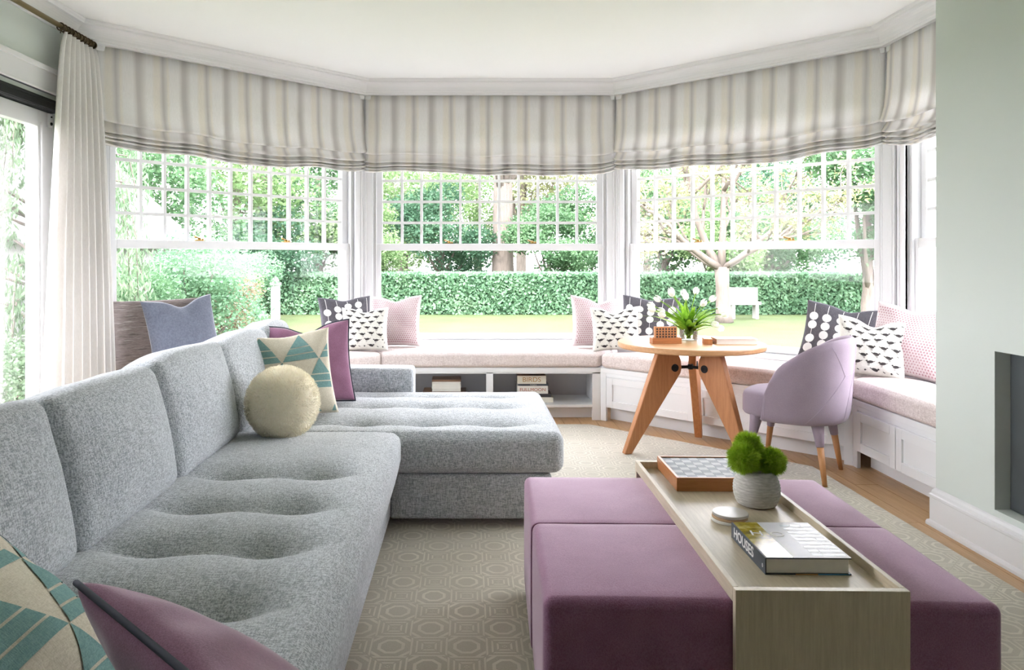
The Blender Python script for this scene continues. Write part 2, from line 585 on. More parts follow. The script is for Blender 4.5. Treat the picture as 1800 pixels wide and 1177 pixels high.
# floor: slab + oak planks
fl = struct('floor')
fb = MB()
fb.prism([(-2.6, -5.2), (2.95, -5.2), (2.95, 4.95), (1.35, 6.5), (-0.95, 6.5), (-2.6, 4.85)], -0.40, -0.015)
fb.build('subfloor', M['subfloor'], fl)
PW = 0.125
plank_meshes = {}
def clip_y(x):          # how far back the boards run at this x
    if x < -0.867: return x + 7.167 - 0.02
    if x < 1.255: return 6.28
    return 7.555 - x - 0.02
ix = 0
x = -2.40
while x < 2.72:
    y = -2.45 - rnd.random() * 1.2
    yend = min(clip_y(x + 0.01), clip_y(x + PW - 0.01))
    while y < yend:
        ln_ = 1.3 + rnd.random() * 1.1
        a, b = max(y, -2.45), min(y + ln_, yend)
        if b - a > 0.05:
            key = round(b - a, 1)
            mb = MB()
            mb.box(0.0012, PW - 0.0012, 0.0012, (b - a) - 0.0012, -0.015, 0.0)
            # only boards the photograph can see are built one by one; the hidden middle is under the rug
            if x > 1.5 or b > 4.6 or x < -2.0:
                o = mb.build('plank', M['plank'], fl, bevel=0)
                o.location = (x, a, rnd.uniform(-0.0006, 0.0))
        y += ln_
    x += PW
mb = MB()
mb.box(-2.0, 1.5, -2.45, 4.6, -0.016, -0.004)
mb.box(-2.39, 2.14, -4.99, -2.46, -0.016, -0.004)
mb.build('boards_under_rug', M['plank'], fl)

# ceiling
ce = MB()
ce.prism([(-2.75, -5.3), (3.1, -5.3), (3.1, 5.0), (1.4, 6.7), (-1.0, 6.7), (-2.75, 4.95)], CEIL, CEIL + 0.25)
o = ce.build('ceiling', M['ceiling'])
o['kind'] = 'structure'

TH = 0.20
WZ0, WZ1 = 0.515, 2.30


def wall_frame(p, q):
    """centre, rotation and length for a wall running p -> q with the outside on local +y"""
    L = math.hypot(q[0] - p[0], q[1] - p[1])
    a = math.atan2(q[1] - p[1], q[0] - p[0])
    return ((p[0] + q[0]) / 2, (p[1] + q[1]) / 2, 0), a, L


def wall_with_hole(name, p, q, h, z0, z1, m, x0=None, x1=None):
    loc, a, L = wall_frame(p, q)
    mb = MB()
    X0, X1 = -L / 2 - 0.0, L / 2 + 0.0
    mb.box(X0, h[0], 0, TH, -0.4, CEIL)
    mb.box(h[1], X1, 0, TH, -0.4, CEIL)
    mb.box(h[0], h[1], 0, TH, -0.4, z0)
    mb.box(h[0], h[1], 0, TH, z1, CEIL)
    o = mb.build(name, m)
    o.location, o.rotation_euler = loc, (0, 0, a)
    o['kind'] = 'structure'
    return o


HW = 0.985
segs = [('wall_back_left', W[1], W[2]), ('wall_back', W[2], W[3]), ('wall_back_right', W[3], W[4]), ('wall_right', W[4], W[5])]
frames = []
for nm, p, q in segs:
    loc, a, L = wall_frame(p, q)
    c = 0.0
    if nm == 'wall_back_left': c = 0.03
    wall_with_hole(nm, p, q, (c - HW, c + HW), WZ0 - 0.01, WZ1, M['white'])
    frames.append((nm, loc, a, L, c))
# corner posts on the outside so the bay stays closed
for k, (px, py) in enumerate((W[1], W[2], W[3], W[4])):
    mb = MB()
    cxm, cym = 0.19, 2.0
    d = Vector((px - cxm, py - cym)).normalized()
    cc = Vector((px, py)) + d * 0.10
    mb.lathe([(0.075, -0.4), (0.075, CEIL)], 12, (cc.x, cc.y, 0))
    o = mb.build('trim_%d' % (20 + k), M['white'])
    o['kind'] = 'structure'

# ---------------------------------------------------------------- windows
GZ0, MR0, MR1 = 0.597, 1.291, 1.348
ROWH, NR, NC = 0.177, 5, 11
SW = 0.955


def make_window(k, loc, a, c):
    w = struct('window_%d' % k, (loc[0] + c * math.cos(a), loc[1] + c * math.sin(a), 0), a)
    # frame: jambs, head, sill, stops
    mb = MB()
    for s in (-1, 1):
        x0, x1 = sorted((s * HW, s * 0.957))
        mb.box(x0, x1, 0.012, TH + 0.01, WZ0, WZ1)
        x0, x1 = sorted((s * 0.957, s * 0.945))
        mb.box(x0, x1, 0.012, 0.030, WZ0, WZ1)
    mb.box(-HW, HW, 0.012, TH + 0.01, WZ1 - 0.03, WZ1)
    mb.box(-HW, HW, 0.02, TH + 0.04, WZ0, WZ0 + 0.032)
    mb.build('frame', M['white'], w, bevel=0.002)
    # casing boards on the room side
    for s in (-1, 1):
        mb = MB()
        x0, x1 = sorted((s * 0.968, s * 1.030))
        mb.box(x0, x1, -0.018, 0.0, WZ0 + 0.03, 2.56)
        x0, x1 = sorted((s * 1.022, s * 1.036))
        mb.box(x0, x1, -0.028, 0.0, WZ0 + 0.03, 2.56)
        x0, x1 = sorted((s * 0.968, s * 0.976))
        mb.box(x0, x1, -0.023, 0.0, WZ0 + 0.03, 2.56)
        mb.build('casing', M['white'], w, bevel=0.003)
    mb = MB()
    mb.box(-1.04, 1.04, -0.045, 0.03, WZ0 - 0.008, WZ0 + 0.028)
    mb.build('stool', M['white'], w, bevel=0.006)
    # lower sash
    ls = MB()
    y0, y1 = 0.032, 0.070
    for s in (-1, 1):
        x0, x1 = sorted((s * SW, s * 0.912))
        ls.box(x0, x1, y0, y1, WZ0 + 0.034, MR1)
    ls.box(-0.912, 0.912, y0, y1, WZ0 + 0.034, GZ0)
    ls.box(-0.912, 0.912, y0, y1, MR0, MR1)
    lo = ls.build('lower_sash', M['white'], w, bevel=0.003)
    pb = MB()
    pb.box(-0.914, 0.914, 0.049, 0.053, GZ0 - 0.002, MR0 + 0.002)
    pb.build('pane', M['glass'], lo)
    # upper sash with its grid of muntins
    us = MB()
    y0, y1 = 0.074, 0.112
    top = MR1 + NR * ROWH
    for s in (-1, 1):
        x0, x1 = sorted((s * SW, s * 0.902))
        us.box(x0, x1, y0, y1, MR0, WZ1 - 0.03)
    us.box(-0.902, 0.902, y0, y1, top, WZ1 - 0.03)
    us.box(-0.902, 0.902, y0, y1, MR0, MR1)
    uo = us.build('upper_sash', M['white'], w, bevel=0.003)
    cw = 1.804 / NC
    vm, hm = MB(), MB()
    vm.box(-0.0105, 0.0105, y0 + 0.004, y1 - 0.004, MR1, top)
    hm.box(-0.902, 0.902, y0 + 0.006, y1 - 0.006, -0.0105, 0.0105)
    vme, hme = vm.mesh('muntin'), hm.mesh('muntin')
    for i in range(1, NC):
        link('muntin', vme, M['white'], uo).location = (-0.902 + i * cw, 0, 0)
    for j in range(1, NR):
        link('muntin', hme, M['white'], uo).location = (0, 0, MR1 + j * ROWH)
    pm = MB()
    pm.box(-cw / 2 + 0.001, cw / 2 - 0.001, 0.091, 0.095, 0.001, ROWH - 0.001)
    pme = pm.mesh('pane')
    for i in range(NC):
        for j in range(NR):
            link('pane', pme, M['glass'], uo).location = (-0.902 + (i + 0.5) * cw, 0, MR1 + j * ROWH)
    # two brass sash locks on the meeting rail
    for xk in (-0.34, 0.36):
        b = MB()
        b.box(-0.034, 0.034, -0.010, 0.010, 0, 0.006)
        b.lathe([(0.013, 0.006), (0.013, 0.016), (0.009, 0.022)], 12)
        b.tube([(0, 0, 0.018), (-0.02, -0.004, 0.022), (-0.04, -0.008, 0.030)], [0.006, 0.005, 0.007], 8)
        b.lathe([(0.006, 0.006), (0.009, 0.012), (0.004, 0.018)], 10, (0.024, 0, 0))
        lk = b.build('sash_lock', M['brass'], w, smooth=False)
        lk.location = (xk, 0.05, MR1)
    return w


for k, (nm, loc, a, L, c) in enumerate(frames):
    make_window(k + 1, loc, a, c)

# bay corner boards
for k, (px, py) in enumerate((W[2], W[3], W[4])):
    po = offset(0.022)[k + 2]
    ang0 = math.atan2(W[k + 2][1] - W[k + 1][1], W[k + 2][0] - W[k + 1][0])
    ang1 = math.atan2(W[k + 3][1] - W[k + 2][1], W[k + 3][0] - W[k + 2][0])
    mb = MB()
    u, v = (math.cos(ang0), math.sin(ang0)), (math.cos(ang1), math.sin(ang1))
    wdt = 0.026
    poly = [(po[0] - u[0] * wdt, po[1] - u[1] * wdt), po, (po[0] + v[0] * wdt, po[1] + v[1] * wdt), (px + v[0] * wdt, py + v[1] * wdt), (px, py), (px - u[0] * wdt, py - u[1] * wdt)]
    mb.prism(poly[::-1], 0.53, 2.57)
    o = mb.build('trim_%d' % (10 + k), M['white'], bevel=0.003)
    o['kind'] = 'structure'

# ---------------------------------------------------------------- crown moulding
prof = [(-0.10, 2.563), (0.0, 2.563), (0.012, 2.563), (0.014, 2.578), (0.022, 2.580)]
for i in range(7):
    a_ = i / 6 * PI / 2
    prof.append((0.024 + 0.052 * (1 - math.cos(a_)), 2.584 + 0.066 * math.sin(a_)))
prof += [(0.080, 2.651), (0.082, 2.662), (0.088, 2.668), (0.092, 2.6795), (-0.10, 2.6795)]
for i in range(5):
    mb = MB()
    r0, r1 = [], []
    for e, z in prof:
        o_ = offset(max(e, -0.09 if i else 0.0), SH)
        r0.append((o_[i][0], o_[i][1], z))
        r1.append((o_[i + 1][0], o_[i + 1][1], z))
    mb.loft([r0, r1])
    o = mb.build('trim_%d' % (i + 1), M['white'])
    o['kind'] = 'structure'

# ---------------------------------------------------------------- left wall with the sliding door
lw = MB()
X0, X1 = -2.40 - TH, -2.40
D0, D1 = 1.9, 4.46
lw.box(X0, X1, -5.0, D0, -0.4, CEIL)
lw.box(X0, X1, D1, 4.80, -0.4, CEIL)
lw.box(X0, X1, D0, D1, 2.14, CEIL)
lw.box(X0, X1, D0, D1, -0.4, -0.005)
o = lw.build('wall_left', M['sage']); o['kind'] = 'structure'
mb = MB()
mb.box(-2.6, 2.9, -5.2, -5.0, -0.4, CEIL)
o = mb.build('wall_front', M['sage']); o['kind'] = 'structure'
# chimney breast
FB0, FB1, FZ0, FZ1 = 1.7, 3.08, 0.20, 0.845
cw_ = MB()
cw_.box(2.15, 2.93, FB1, 3.466, -0.4, CEIL)
cw_.box(2.15, 2.93, -5.0, FB0, -0.4, CEIL)
cw_.box(2.15, 2.93, FB0, FB1, -0.4, FZ0)
cw_.box(2.15, 2.93, FB0, FB1, FZ1, CEIL)
cw_.box(2.66, 2.93, FB0, FB1, FZ0, FZ1)
o = cw_.build('wall_chimney_breast', M['sage']); o['kind'] = 'structure'
fp = thing('fireplace', 'dark slate fireplace surround recessed in the pale green chimney wall', 'fireplace', (2.212, (FB0 + FB1) / 2, FZ0))
mb = MB()
hl = (FB1 - FB0) / 2
mb.box(0, 0.05, hl - 0.25, hl - 0.002, 0.002, FZ1 - FZ0 - 0.002)
mb.box(0, 0.05, -hl + 0.002, -hl + 0.25, 0.002, FZ1 - FZ0 - 0.002)
mb.box(0, 0.05, -hl + 0.25, hl - 0.25, FZ1 - FZ0 - 0.14, FZ1 - FZ0 - 0.002)
mb.build('slate_surround', M['slate'], fp, bevel=0.002)
mb = MB()
mb.box(0.06, 0.40, -hl + 0.2, hl - 0.2, 0.002, 0.012)
mb.build('hearth_plate', M['slate'], fp)

bp = [(0, 0), (0.030, 0), (0.030, 0.012), (0.026, 0.022), (0.018, 0.026), (0.018, 0.128), (0.022, 0.132), (0.022, 0.142), (0.014, 0.146), (0.012, 0.158), (0.006, 0.168), (0, 0.174)]
mb = MB()
mb.loft([[(2.15 - e, -5.0, z) for e, z in bp], [(2.15 - e, 3.466 + e, z) for e, z in bp], [(2.277, 3.466 + e, z) for e, z in bp]])
o = mb.build('baseboard_right', M['white']); o['kind'] = 'structure'
mb = MB()
mb.loft([[(-2.40 + e, -5.0, z) for e, z in bp], [(-2.40 + e, D0 - 0.1, z) for e, z in bp]])
o = mb.build('baseboard_left', M['white']); o['kind'] = 'structure'

dr = struct('door_1', (-2.40, 0, 0))
mb = MB()
# casing header + side casing
mb.box(0, 0.022, D0 - 0.1, 4.60, 2.165, 2.300)
mb.box(0, 0.034, D0 - 0.1, 4.61, 2.285, 2.313)
mb.box(0, 0.028, D0 - 0.1, 4.605, 2.165, 2.180)
mb.box(0, 0.022, 4.46, 4.60, 0, 2.165)
mb.build('casing', M['white'], dr, bevel=0.003)
mb = MB()
mb.box(-0.14, 0.010, D0, 4.458, 2.075, 2.139)
mb.box(-0.02, 0.022, D0, 4.458, 2.078, 2.092)
mb.box(-0.02, 0.016, D0, 4.458, 2.118, 2.130)
mb.build('sliding_track', M['black'], dr, bevel=0.002)
mb = MB()
PZ = 2.07
mb.box(-0.085, -0.035, 4.300, 4.455, 0.002, PZ)
mb.box(-0.085, -0.035, 3.100, 3.220, 0.002, PZ)
mb.box(-0.085, -0.035, 3.220, 4.300, 1.975, PZ)
mb.box(-0.085, -0.035, 3.220, 4.300, 0.002, 0.16)
mb.box(-0.035, -0.022, 4.318, 4.332, 0.15, 2.0)
lf = mb.build('leaf', M['white'], dr, bevel=0.003)
mb = MB()
mb.box(-0.062, -0.056, 3.218, 4.302, 0.158, 1.977)
mb.build('pane', M['glass'], lf)
mb = MB()
mb.box(-0.135, -0.09, 1.92, 2.04, 0.002, PZ)
mb.box(-0.135, -0.09, 3.05, 3.17, 0.002, PZ)
mb.box(-0.135, -0.09, 2.04, 3.05, 1.975, PZ)
mb.box(-0.135, -0.09, 2.04, 3.05, 0.002, 0.16)
lf2 = mb.build('leaf', M['white'], dr, bevel=0.003)
mb = MB()
mb.box(-0.115, -0.109, 2.038, 3.052, 0.158, 1.977)
mb.build('pane', M['glass'], lf2)
mb = MB()
mb.box(-0.034, -0.018, 4.385, 4.425, 1.985, 2.065)
hg = mb.build('roller_bracket', M['white'], dr, bevel=0.004)
mb = MB()
for z, r_ in ((2.005, 0.010), (2.045, 0.005)):
    b0 = len(mb.v)
    mb.lathe([(r_, 0), (r_ * 0.8, 0.006)], 14)
    mb.xf(Matrix.Translation((-0.018, 4.405, z)) @ Matrix.Rotation(PI / 2, 4, 'Y'), b0)
mb.build('bolt', M['black'], hg)

# ---------------------------------------------------------------- roman shades
eb = offset(0.078)
shade_labels = [
    'striped grey and cream roman shade over the left bay window beside the curtain',
    'striped grey and cream roman shade over the middle bay window',
    'striped grey and cream roman shade over the right bay window behind the round table',
    'narrow visible striped roman shade at far right beside the green chimney wall']
for i in range(1, 5):
    p, q = eb[i], eb[i + 1]
    loc, a, L = wall_frame(p, q)
    if i == 4:
        L = 2.0
        loc = (p[0], p[1] - 1.0, 0)
    rt = thing('roman_shade', shade_labels[i - 1], 'roman shade', loc, a, 'roman shades of the bay')
    rg = random.Random(30 + i)
    ph = [rg.uniform(0, 6.28) for _ in range(12)]
    hw = L / 2 - 0.004
    def wave(x, k, amp):
        own = math.sin(x * 3.1 + ph[k % 12]) + 0.7 * math.sin(x * 7.3 + ph[(k + 3) % 12]) + 0.35 * math.sin(x * 15 + ph[(k + 5) % 12])
        shared = math.sin(x * 3.1 + ph[9]) + 0.8 * math.sin(x * 7.0 + ph[10]) + 0.4 * math.sin(x * 13 + ph[11])
        return amp * (0.80 * shared + 0.22 * own)
    ends = lambda x: max(0.0, (abs(x) - hw + 0.12) / 0.12) ** 2
    def sheet(name, profile, k, amp, nx=70):
        mb = MB()
        rings = []
        for ixx in range(nx + 1):
            x = -hw + 2 * hw * ixx / nx
            row = []
            for (yy, zz, wt) in profile:
                dz = wave(x, k, amp) * wt - 0.020 * wt * (1 - (x / hw) ** 2) + 0.012 * ends(x) * wt
                dy = -0.006 * wt * math.sin(x * 9 + ph[k % 12]) - 0.0016 * wave(x * 1.7, k + 2, 1.0)
                row.append((x, yy + dy + 0.012 * ends(x), zz + dz))
            rings.append(row)
        mb.loft(rings, closed=False, cap=False)
        o = mb.build(name, M['shade_cloth'], rt, smooth=True)
        sm = o.modifiers.new('thickness', 'SOLIDIFY')
        sm.thickness = 0.003
        sm.offset = 0
        return o
    sheet('face_panel', [(0.0, 2.562, 0), (-0.003, 2.45, 0.05), (-0.008, 2.3, 0.2), (-0.020, 2.18, 0.5), (-0.038, 2.11, 0.9), (-0.046, 2.092, 1), (-0.047, 2.083, 1),
                         (-0.042, 2.078, 1), (-0.024, 2.087, 1), (0.004, 2.11, 1)], 0, 0.0085)
    zc = 2.088
    for j, (hh, am) in enumerate(((0.072, 0.0095), (0.038, 0.011), (0.030, 0.012), (0.026, 0.013))):
        zt, zb = zc, zc - hh
        yb = 0.002 + 0.001 * j
        sheet('fold', [(yb + 0.004, zt + 0.030, 1), (yb - 0.006, zt - hh * 0.3, 1), (yb - 0.022, zt - hh * 0.7, 1), (yb - 0.036, zb + 0.006, 1), (yb - 0.036, zb, 1),
                       (yb - 0.022, zb - 0.002, 1), (yb + 0.004, zb + 0.014, 1)], j + 1, am)
        zc = zb + 0.004
    mb = MB()
    mb.box(-hw, hw, 0.004, 0.03, 2.53, 2.562)
    mb.build('head_rail', M['white'], rt)

# ---------------------------------------------------------------- window seats
def mitre(Lf, dep, bl, br, over=0.0):
    return [(0 - over * 0.4, -over), (Lf + over * 0.4, -over), (br, dep), (bl, dep)]


def shaker(name, x0, x1, z0, z1, parent, y=-0.0):
    mb = MB()
    s = 0.052
    mb.box(x0, x0 + s, y - 0.018, y, z0, z1)
    mb.box(x1 - s, x1, y - 0.018, y, z0, z1)
    mb.box(x0 + s, x1 - s, y - 0.018, y, z0, z0 + s)
    mb.box(x0 + s, x1 - s, y - 0.018, y, z1 - s, z1)
    d = mb.build(name, M['cabinet'], parent, bevel=0.002)
    mb = MB()
    mb.box(x0 + s - 0.002, x1 - s + 0.002, y - 0.007, y - 0.0005, z0 + s - 0.002, z1 - s + 0.002)
    mb.build('recessed_panel', M['cabinet'], d)
    return d


def bench(label, loc, a, Lf, dep, bl, br, doors=None, cubbies=None, toe=(0.05, None), vent=None):
    r_ = thing('window_seat', label, 'window seat', loc, a, 'built-in window seats')
    mb = MB()
    mb.prism([(0, -0.004), (Lf, -0.004), (br - 0.003, dep - 0.003), (bl + 0.003, dep - 0.003)], 0.362, 0.398)
    mb.build('seat_board', M['cabinet'], r_, bevel=0.003)
    t0, t1 = toe[0], toe[1] or Lf - 0.05
    if cubbies:
        fr = MB()
        for x0, x1 in cubbies['stiles']:
            fr.box(x0, x1, 0, 0.02, 0.097 if 0 < x0 < Lf - 0.1 else 0, 0.362)
        fr.box(0.001, Lf - 0.001, 0, 0.02, 0.352, 0.362)
        fr.build('face_frame', M['cabinet'], r_, bevel=0.0015)
        mb = MB(); mb.box(0.02, Lf - 0.02, 0.001, 0.42, 0.097, 0.118); mb.build('shelf', M['cabinet'], r_, bevel=0.002)
        mb = MB(); mb.box(0.02, Lf - 0.02, 0.42, 0.435, 0.0, 0.362); mb.build('back_panel', M['cubby'], r_)
        for x0, x1 in cubbies['stiles']:
            mb = MB(); mb.box((x0 + x1) / 2 - 0.009, (x0 + x1) / 2 + 0.009, 0.02, 0.42, 0.118, 0.352)
            mb.build('divider', M['cabinet'], r_)
        mb = MB(); mb.box(0.02, Lf - 0.02, 0.10, 0.115, 0.001, 0.097); mb.build('toe_kick', M['cabinet'], r_)
    else:
        fr = MB()
        fr.box(0.0, t0, 0, 0.02, 0.0, 0.362)
        fr.box(t1, Lf, 0, 0.02, 0.0, 0.362)
        fr.box(t0, t1, 0, 0.02, 0.339, 0.362)
        fr.box(t0, t1, 0.004, 0.02, 0.105, 0.338)
        fr.build('face_frame', M['cabinet'], r_, bevel=0.0015)
        for x0, x1 in doors:
            shaker('door', x0, x1, 0.107, 0.333, r_, 0.004)
        mb = MB(); mb.box(t0 - 0.02, t1 + 0.02, 0.09, 0.105, 0.001, 0.105); mb.build('toe_kick', M['cabinet'], r_)
    if vent:
        mb = MB()
        mb.box(vent[0], vent[1], 0.082, 0.0895, 0.012, 0.090)
        vt = mb.build('floor_vent', M['cabinet'], r_)
        for j in range(3):
            mb = MB()
            mb.box(vent[0] + 0.012, vent[1] - 0.012, 0.0795, 0.0819, 0.024 + j * 0.022, 0.034 + j * 0.022)
            mb.build('slot', M['dark'], vt)  # dark bars on the plate, coloured as the shade inside the vent openings
    return r_


S2 = math.sqrt(0.5)
bench('white open window seat with two book cubbies under the middle window', (-0.65, 5.73, 0), 0, 1.665, 0.57, -0.217, 1.905,
      cubbies={'stiles': [(0.0, 0.06), (0.80, 0.852), (1.603, 1.665)]})
bench('white window seat with shaker doors under the right bay window behind table', (1.015, 5.73, 0), R(-45), 1.789, 0.570, 0.236, 1.850,
      doors=[(0.062, 0.78), (0.788, 1.70)])
bench('white window seat with shaker doors at far right beside chimney wall', (2.28, 4.465, 0), R(-90), 0.995, 0.447, -0.355, 0.995,
      doors=[(0.058, 0.462), (0.470, 0.935)], vent=(0.80, 0.93))
bench('white window seat under the left bay window, mostly hidden behind sofa', (-1.887, 4.493, 0), R(45), 1.75, 0.553, 0.0, 1.995,
      doors=[(0.062, 0.86), (0.868, 1.69)])


# ---------------------------------------------------------------- soft shapes
def rounded_box(dx, dy, dz, r, n=(24, 24, 8), puff=0.0, side_puff=0.0, fn=None):
    """welded cushion: box dx*dy*dz (z from 0) with rounded edges; fn(x,y,z,top) may move points"""
    hx, hy, hz = dx / 2, dy / 2, dz / 2
    def axis(h, k):
        e = [-h, -h + r * 0.3, -h + r * 0.7, -h + r]
        inner = [(-h + r) + (2 * (h - r)) * i / k for i in range(1, k)]
        return e + inner + [h - r, h - r * 0.7, h - r * 0.3, h]
    ax, ay, az = axis(hx, n[0]), axis(hy, n[1]), axis(hz, n[2])
    idx, V, F = {}, [], []
    def vid(p):
        k = (round(p[0], 5), round(p[1], 5), round(p[2], 5))
        if k not in idx:
            idx[k] = len(V)
            V.append(p)
        return idx[k]
    def face(A, B, f, flip):
        for i in range(len(A) - 1):
            for j in range(len(B) - 1):
                q = [f(A[i], B[j]), f(A[i + 1], B[j]), f(A[i + 1], B[j + 1]), f(A[i], B[j + 1])]
                ids = [vid(p) for p in q]
                F.append(tuple(ids[::-1] if flip else ids))
    face(ax, ay, lambda a, b: (a, b, hz), False)
    face(ax, ay, lambda a, b: (a, b, -hz), True)
    face(ax, az, lambda a, b: (a, -hy, b), False)
    face(ax, az, lambda a, b: (a, hy, b), True)
    face(ay, az, lambda a, b: (hx, a, b), False)
    face(ay, az, lambda a, b: (-hx, a, b), True)
    out = []
    for p in V:
        q = [max(-h + r, min(h - r, c)) for c, h in zip(p, (hx, hy, hz))]
        d = Vector([a - b for a, b in zip(p, q)])
        if d.length > 1e-9:
            s = r / d.length if True else 1
            d = d * s
        w = [q[0] + d.x, q[1] + d.y, q[2] + d.z]
        ux, uy, uz = p[0] / hx, p[1] / hy, p[2] / hz
        top = max(0.0, uz)
        w[2] += puff * (1 - ux ** 4) * (1 - uy ** 4) * (uz if uz > 0 else 0.3 * uz)
        w[0] += side_puff * (1 - uz ** 2) * (1 - uy ** 4) * ux ** 3
        w[1] += side_puff * (1 - uz ** 2) * (1 - ux ** 4) * uy ** 3
        w[2] += hz
        if fn:
            w = fn(w[0], w[1], w[2], uz)
        out.append(tuple(w))
    mb = MB()
    mb.add(out, F)
    return mb


def seat_cushion(label, loc, a, Lf, dep, bl, br, seed):
    g = 0.006
    def fn(x, y, z, uz):
        u = x / Lf + 0.5
        v = max(0, min(1, y / dep + 0.5))
        l_ = g + (bl - 0.0) * v
        r_ = Lf - g + (br - Lf) * v
        X = l_ + (r_ - l_) * u
        Y = -0.018 + (dep - 0.052) * v if True else y
        w = mnoise.noise(Vector((X * 3, Y * 3, seed))) * 0.004 + mnoise.noise(Vector((X * 9, Y * 9, seed))) * 0.0015
        return [X, Y, z + w * max(0, uz)]
    mb = rounded_box(Lf, dep, 0.112, 0.032, (46, 14, 4), 0.012, 0.010, fn)
    rt = thing('bench_cushion', label, 'cushion', (loc[0], loc[1], 0.4), a, 'window seat cushions')
    mb.build('pad', M['bench_fabric'], rt, smooth=True)
    return rt


seat_cushion('long pinkish oatmeal seat cushion in front of the middle window', (-0.65, 5.73), 0, 1.665, 0.57, -0.217, 1.905, 1)
seat_cushion('pinkish oatmeal seat cushion on the right bay seat behind round table', (1.015, 5.73), R(-45), 1.789, 0.570, 0.236, 1.850, 2)
seat_cushion('pinkish oatmeal seat cushion at far right beside the chimney wall', (2.28, 4.465), R(-90), 0.985, 0.447, -0.355, 0.985, 3)
seat_cushion('pinkish oatmeal seat cushion under left window, mostly behind the sofa', (-1.887, 4.493), R(45), 1.75, 0.553, 0.0, 1.995, 4)


class Pillow:
    def __init__(s, w, h, t, seed=0, pinch=0.07, chop=0.0, cx=0.0, power=0.42, wrinkle=1.0, tilt_chop=0.0):
        s.w, s.h, s.t, s.seed, s.pinch, s.chop, s.cx, s.power, s.wr = w, h, t, seed, pinch, chop, cx, power, wrinkle

    def S(s, u, v, side):
        a = max(0.0, (1 - u * u) * (1 - v * v))
        th = s.t / 2 * a ** s.power
        th *= (1 - 0.16 * v)
        x = s.w / 2 * u * (1 - s.pinch * (1 - v * v))
        z = s.h / 2 * v * (1 - s.pinch * (1 - u * u))
        if s.chop:
            k = math.exp(-((u - s.cx) / 0.36) ** 2)
            m_ = max(0.0, min(1.0, (v + 0.1) / 1.1))
            z -= s.chop * k * m_ * m_
            th *= 1 - 0.45 * k * m_ * m_
            x += 0.1 * s.chop * (u - s.cx) * m_
        nz = mnoise.noise(Vector((u * 2.2 + s.seed, v * 2.2, side * 1.5)))
        ang = math.atan2(v, u)
        rad = min(1, math.hypot(u, v))
        ck = math.sin(ang * 9 + s.seed) * max(0, rad - 0.45) * 0.006 * s.wr * min(1, a * 4)
        th = th * (1 + 0.10 * nz * s.wr) + ck
        return Vector((x, side * max(th, 0.0), z + s.h / 2))

    def body(s, n=30):
        mb = MB()
        ids = {}
        V = []
        def ease(k):
            q = -1 + 2 * k / n
            return math.sin(q * PI / 2) * 0.5 + q * 0.5
        for side in (-1, 1):
            for i in range(n + 1):
                for j in range(n + 1):
                    edge = i in (0, n) or j in (0, n)
                    if side == 1 and edge:
                        ids[(1, i, j)] = ids[(-1, i, j)]
                        continue
                    ids[(side, i, j)] = len(V)
                    V.append(s.S(ease(i), ease(j), side))
        F = []
        for side in (-1, 1):
            for i in range(n):
                for j in range(n):
                    q = [ids[(side, i, j)], ids[(side, i + 1, j)], ids[(side, i + 1, j + 1)], ids[(side, i, j + 1)]]
                    F.append(q if side == -1 else q[::-1])
        mb.add(V, F)
        return mb

    def P(s, a, b, eps=0.0016):
        """point on the front face at a, b metres from the centre"""
        u, v = max(-0.97, min(0.97, a / (s.w / 2))), max(-0.97, min(0.97, b / (s.h / 2)))
        p = s.S(u, v, -1)
        d = 0.01
        n_ = (s.S(u + d, v, -1) - p).cross(s.S(u, v + d, -1) - p)
        n_.normalize()
        if n_.y > 0: n_ = -n_
        return p + n_ * eps

    def inside(s, a, b, m=0.93):
        return abs(a) < s.w / 2 * m and abs(b) < s.h / 2 * m

    def poly(s, mb, pts, eps=0.0016, rings=1):
        cxm = sum(p[0] for p in pts) / len(pts)
        cym = sum(p[1] for p in pts) / len(pts)
        if not all(s.inside(*p) for p in pts):
            return
        V = [s.P(cxm, cym, eps)]
        n = len(pts)
        for r_ in range(1, rings + 1):
            k = r_ / rings
            V += [s.P(cxm + (p[0] - cxm) * k, cym + (p[1] - cym) * k, eps) for p in pts]
        F = [(0, 1 + i, 1 + (i + 1) % n) for i in range(n)]
        for r_ in range(rings - 1):
            b0 = 1 + r_ * n
            F += [(b0 + i, b0 + n + i, b0 + n + (i + 1) % n, b0 + (i + 1) % n) for i in range(n)]
        mb.add(V, F)

    def grid(s, mb, A, B, Cc, D, nu=6, nv=6, eps=0.0016):
        """bilinear patch A-B-C-D on the front face"""
        V, F = [], []
        for i in range(nu + 1):
            for j in range(nv + 1):
                a, b = i / nu, j / nv
                px = (1 - a) * (1 - b) * A[0] + a * (1 - b) * B[0] + a * b * Cc[0] + (1 - a) * b * D[0]
                py = (1 - a) * (1 - b) * A[1] + a * (1 - b) * B[1] + a * b * Cc[1] + (1 - a) * b * D[1]
                V.append(s.P(px, py, eps))
        for i in range(nu):
            for j in range(nv):
                q = i * (nv + 1) + j
                F.append((q, q + nv + 1, q + nv + 2, q + 1))
        mb.add(V, F)

    def piping(s, r_=0.006):
        mb = MB()
        pts = []
        n = 24
        for k in range(n): pts.append(s.S(-1 + 2 * k / n, -1, -1))
        for k in range(n): pts.append(s.S(1, -1 + 2 * k / n, -1))
        for k in range(n): pts.append(s.S(1 - 2 * k / n, 1, -1))
        for k in range(n): pts.append(s.S(-1, 1 - 2 * k / n, -1))
        pts.append(pts[0])
        mb.tube(pts, r_, 8)
        return mb


